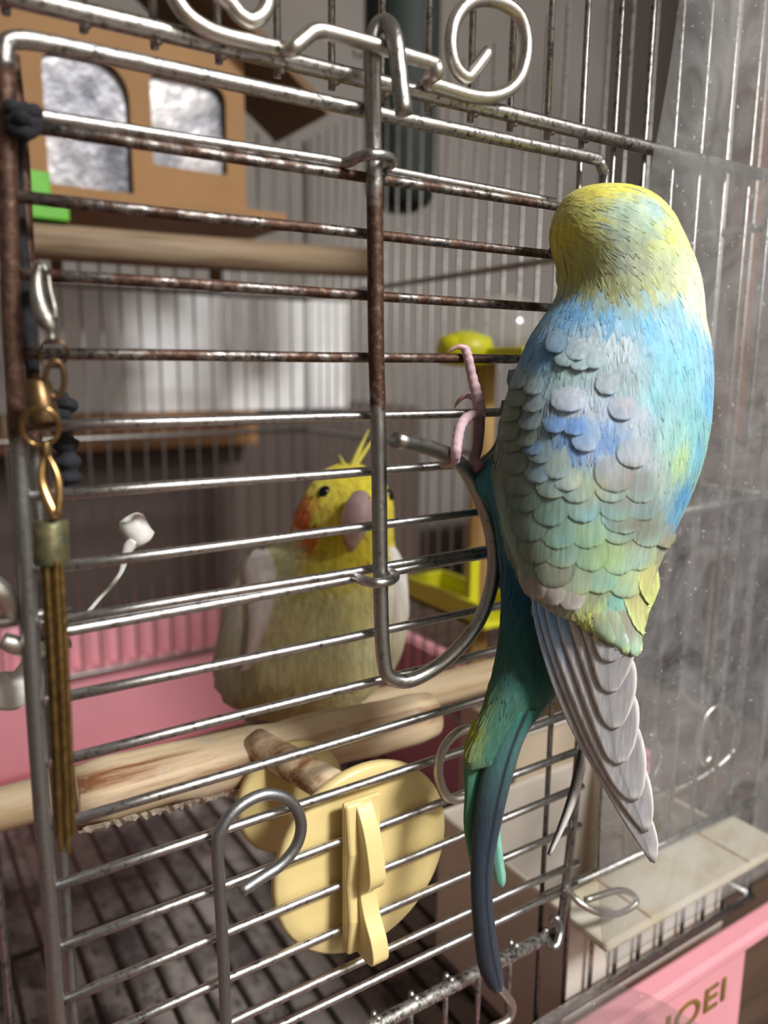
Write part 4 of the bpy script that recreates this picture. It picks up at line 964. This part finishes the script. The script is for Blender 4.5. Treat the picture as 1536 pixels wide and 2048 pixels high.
# ------------------------------------------------------------------ yellow cockatiel inside
ck = thing('cockatiel', 'pale yellow cockatiel with orange cheek standing on the inner perch', 'bird', (.132, .1, .166))
E_ = .300
latC = _r.copy(); latC.z = 0; latC.normalize(); dorC = Vector((-latC.y, latC.x, 0))
HS = [(928, 672, 712, E_-.004, 1), (936, 656, 732, E_-.004, 1), (950, 640, 752, E_-.004, 1), (970, 622, 770, E_-.004, 1), (1000, 604, 783, E_-.004, 1), (1030, 592, 786, E_-.004, 1), (1060, 585, 784, E_-.003, 1), (1090, 572, 786, E_-.001, .95), (1110, 540, 792, E_, .9), (1130, 512, 798, E_, .85)]
BS = [(1085, 580, 775, E_, .9), (1105, 525, 790, E_, .85), (1130, 495, 799, E_, .8), (1170, 470, 804, E_, .78), (1220, 452, 805, E_, .76), (1270, 440, 800, E_, .76), (1320, 434, 786, E_, .76), (1360, 440, 760, E_, .74), (1390, 455, 730, E_, .7), (1415, 480, 690, E_, .62), (1428, 520, 640, E_, .5)]
body2, bvh2, vv2, ff2 = fuse('body', [loft(HS, 1, latC, dorC), loft(BS, 1, latC, dorC)], .0014, M_feath2, ck, 8)
CT = [(690, 945, (244, 226, 44)), (650, 975, (246, 230, 70)), (606, 1035, (232, 110, 16)), (600, 1015, (228, 120, 30)), (612, 1055, (226, 104, 14)), (618, 1025, (228, 108, 14)), (640, 1030, (240, 226, 80)), (740, 980, (246, 228, 36)), (690, 1000, (238, 220, 60)), (660, 1080, (226, 204, 30)), (720, 1120, (222, 202, 24)), (770, 1050, (236, 216, 40)), (640, 1130, (216, 200, 60)),
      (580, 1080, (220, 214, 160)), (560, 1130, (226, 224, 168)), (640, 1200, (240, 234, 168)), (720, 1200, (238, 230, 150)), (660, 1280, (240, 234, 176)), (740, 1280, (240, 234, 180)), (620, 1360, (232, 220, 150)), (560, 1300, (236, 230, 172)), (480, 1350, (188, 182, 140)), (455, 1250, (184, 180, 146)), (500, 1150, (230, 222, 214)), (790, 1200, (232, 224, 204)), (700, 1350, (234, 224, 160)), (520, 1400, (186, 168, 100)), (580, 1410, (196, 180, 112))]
fC = field(CT, E_-.02, 4., .06)
paint(body2, vv2, fC)
tuft('body_plumage', bvh2, vv2, ff2, lambda p: True, fC, lambda p: Vector((0, 0, -1)), 2600, (.006, .011), (.003, .006), M_feath2, ck, .045, .0007, 5)
def wingpatch(name, left, right, c0, c1, off):
    n, m = 16, 7; A = resample(catmull([(x, y, 0) for x, y in left], 6), n); B2 = resample(catmull([(x, y, 0) for x, y in right], 6), n); V, F, C_ = [], [], []
    for i in range(n):
        for j in range(m):
            s_ = j/(m-1); p = A[i].lerp(B2[i], s_); V.append(drape(bvh2, p.x, p.y, off*(1-(2*s_-1)**4)*min(1, 4*i/(n-1)+.3)+.0004, E_)); C_.append(mixc(c0, c1, sstep(.2, 1, i/(n-1))))
    for i in range(n-1):
        for j in range(m-1): F.append((i*m+j, i*m+j+1, (i+1)*m+j+1, (i+1)*m+j))
    o = mesh(name, V, F, M_feath2, ck, cols=C_); return o
wingpatch('wing', [(505, 1092), (468, 1140), (452, 1200), (438, 1270), (424, 1340), (425, 1410)], [(525, 1100), (510, 1160), (500, 1230), (492, 1300), (482, 1370), (470, 1420)], S(206, 198, 182), S(178, 172, 138), .0025)
wingpatch('wing_edge', [(500, 1096), (490, 1140), (500, 1200), (505, 1260), (498, 1320), (492, 1336)], [(540, 1104), (555, 1140), (548, 1200), (534, 1260), (516, 1310), (502, 1338)], S(236, 226, 222), S(222, 204, 200), .0042)
wingpatch('wing', [(775, 1092), (782, 1150), (784, 1220), (775, 1290), (762, 1335)], [(795, 1100), (806, 1160), (808, 1220), (800, 1290), (772, 1345)], S(238, 232, 226), S(206, 200, 160), .003)
M_bk = plain('grey_pink_beak', S(226, 194, 194), .45, .06, 200)
def ckp(L): return [Q(x, y, d) for x, y, d in L]
tube('beak', ckp([(722, 992, .2765), (718, 1015, .2735), (712, 1042, .2725), (706, 1066, .2745), (703, 1090, .2775)]), [px2m(p, .28) for p in (18, 29, 30, 22, 5)], M_bk, ck, 16, 5)
tube('lower_beak', ckp([(712, 1058, .281), (704, 1078, .2785), (702, 1098, .2795)]), [px2m(p, .28) for p in (22, 18, 8)], plain('dull_pink_beak', S(190, 158, 158), .5, .06, 200), ck, 14, 4)  # lower beak a duller, darker pink than the upper
ball('nostril', Q(704, 999, .2735), px2m(6, .28), plain('red_nostril', S(150, 70, 66), .5, .05), ck)
ball('nostril', Q(736, 998, .2735), px2m(6, .28), plain('red_nostril', S(150, 70, 66), .5, .05), ck)
M_eye = plain('dark_eye', S(18, 12, 12), .08, 0)
for x, y in ((649, 984), (776, 990)):
    p = drape(bvh2, x, y, -.0006, E_); ball('eye', p, px2m(15, .285), M_eye, ck)
for L, r0 in (([(700, 940, .292), (716, 905, .294), (738, 858, .300)], 6), ([(692, 942, .292), (684, 922, .295), (677, 908, .30)], 4), ([(706, 940, .294), (728, 905, .298), (752, 872, .306)], 5)):
    o = tube('crest_feather', ckp(L), [px2m(r0, .29), px2m(r0*.9, .29), px2m(1, .29)], plain('crest_yellow', S(232, 220, 96), .7, .05), ck, 8, 4)
for cx_ in (505, 650):
    pc_ = onY(cx_, 1425, .1); zc = .1600+.0072
    for dx in (-.004, .003):
        foot_tube('toe', [(pc_.x, .103, zc+.0035), (pc_.x+dx*.6, .097, zc+.0014), (pc_.x+dx, .0918, zc-.003), (pc_.x+dx, .0912, zc-.0065)], [.0022, .0021, .0018, .0012], M_skin, ck, 1.2)
    foot_tube('leg', [(pc_.x, .103, zc+.0035), (pc_.x+.002, .106, zc+.011), (pc_.x+.004, .108, zc+.018)], [.0023, .0028, .004], M_skin, ck)
blade('tail_feather', [(560, 1370), (545, 1430), (535, 1490)], [(640, 1370), (620, 1430), (590, 1490)], (.322, .345), lambda t_, s_: mixc(S(206, 196, 130), S(190, 180, 120), t_), M_feath2, ck, 10, 5, .002, .0006)
for o in list(bpy.data.objects):
    if '_t' in o: del o['_t']
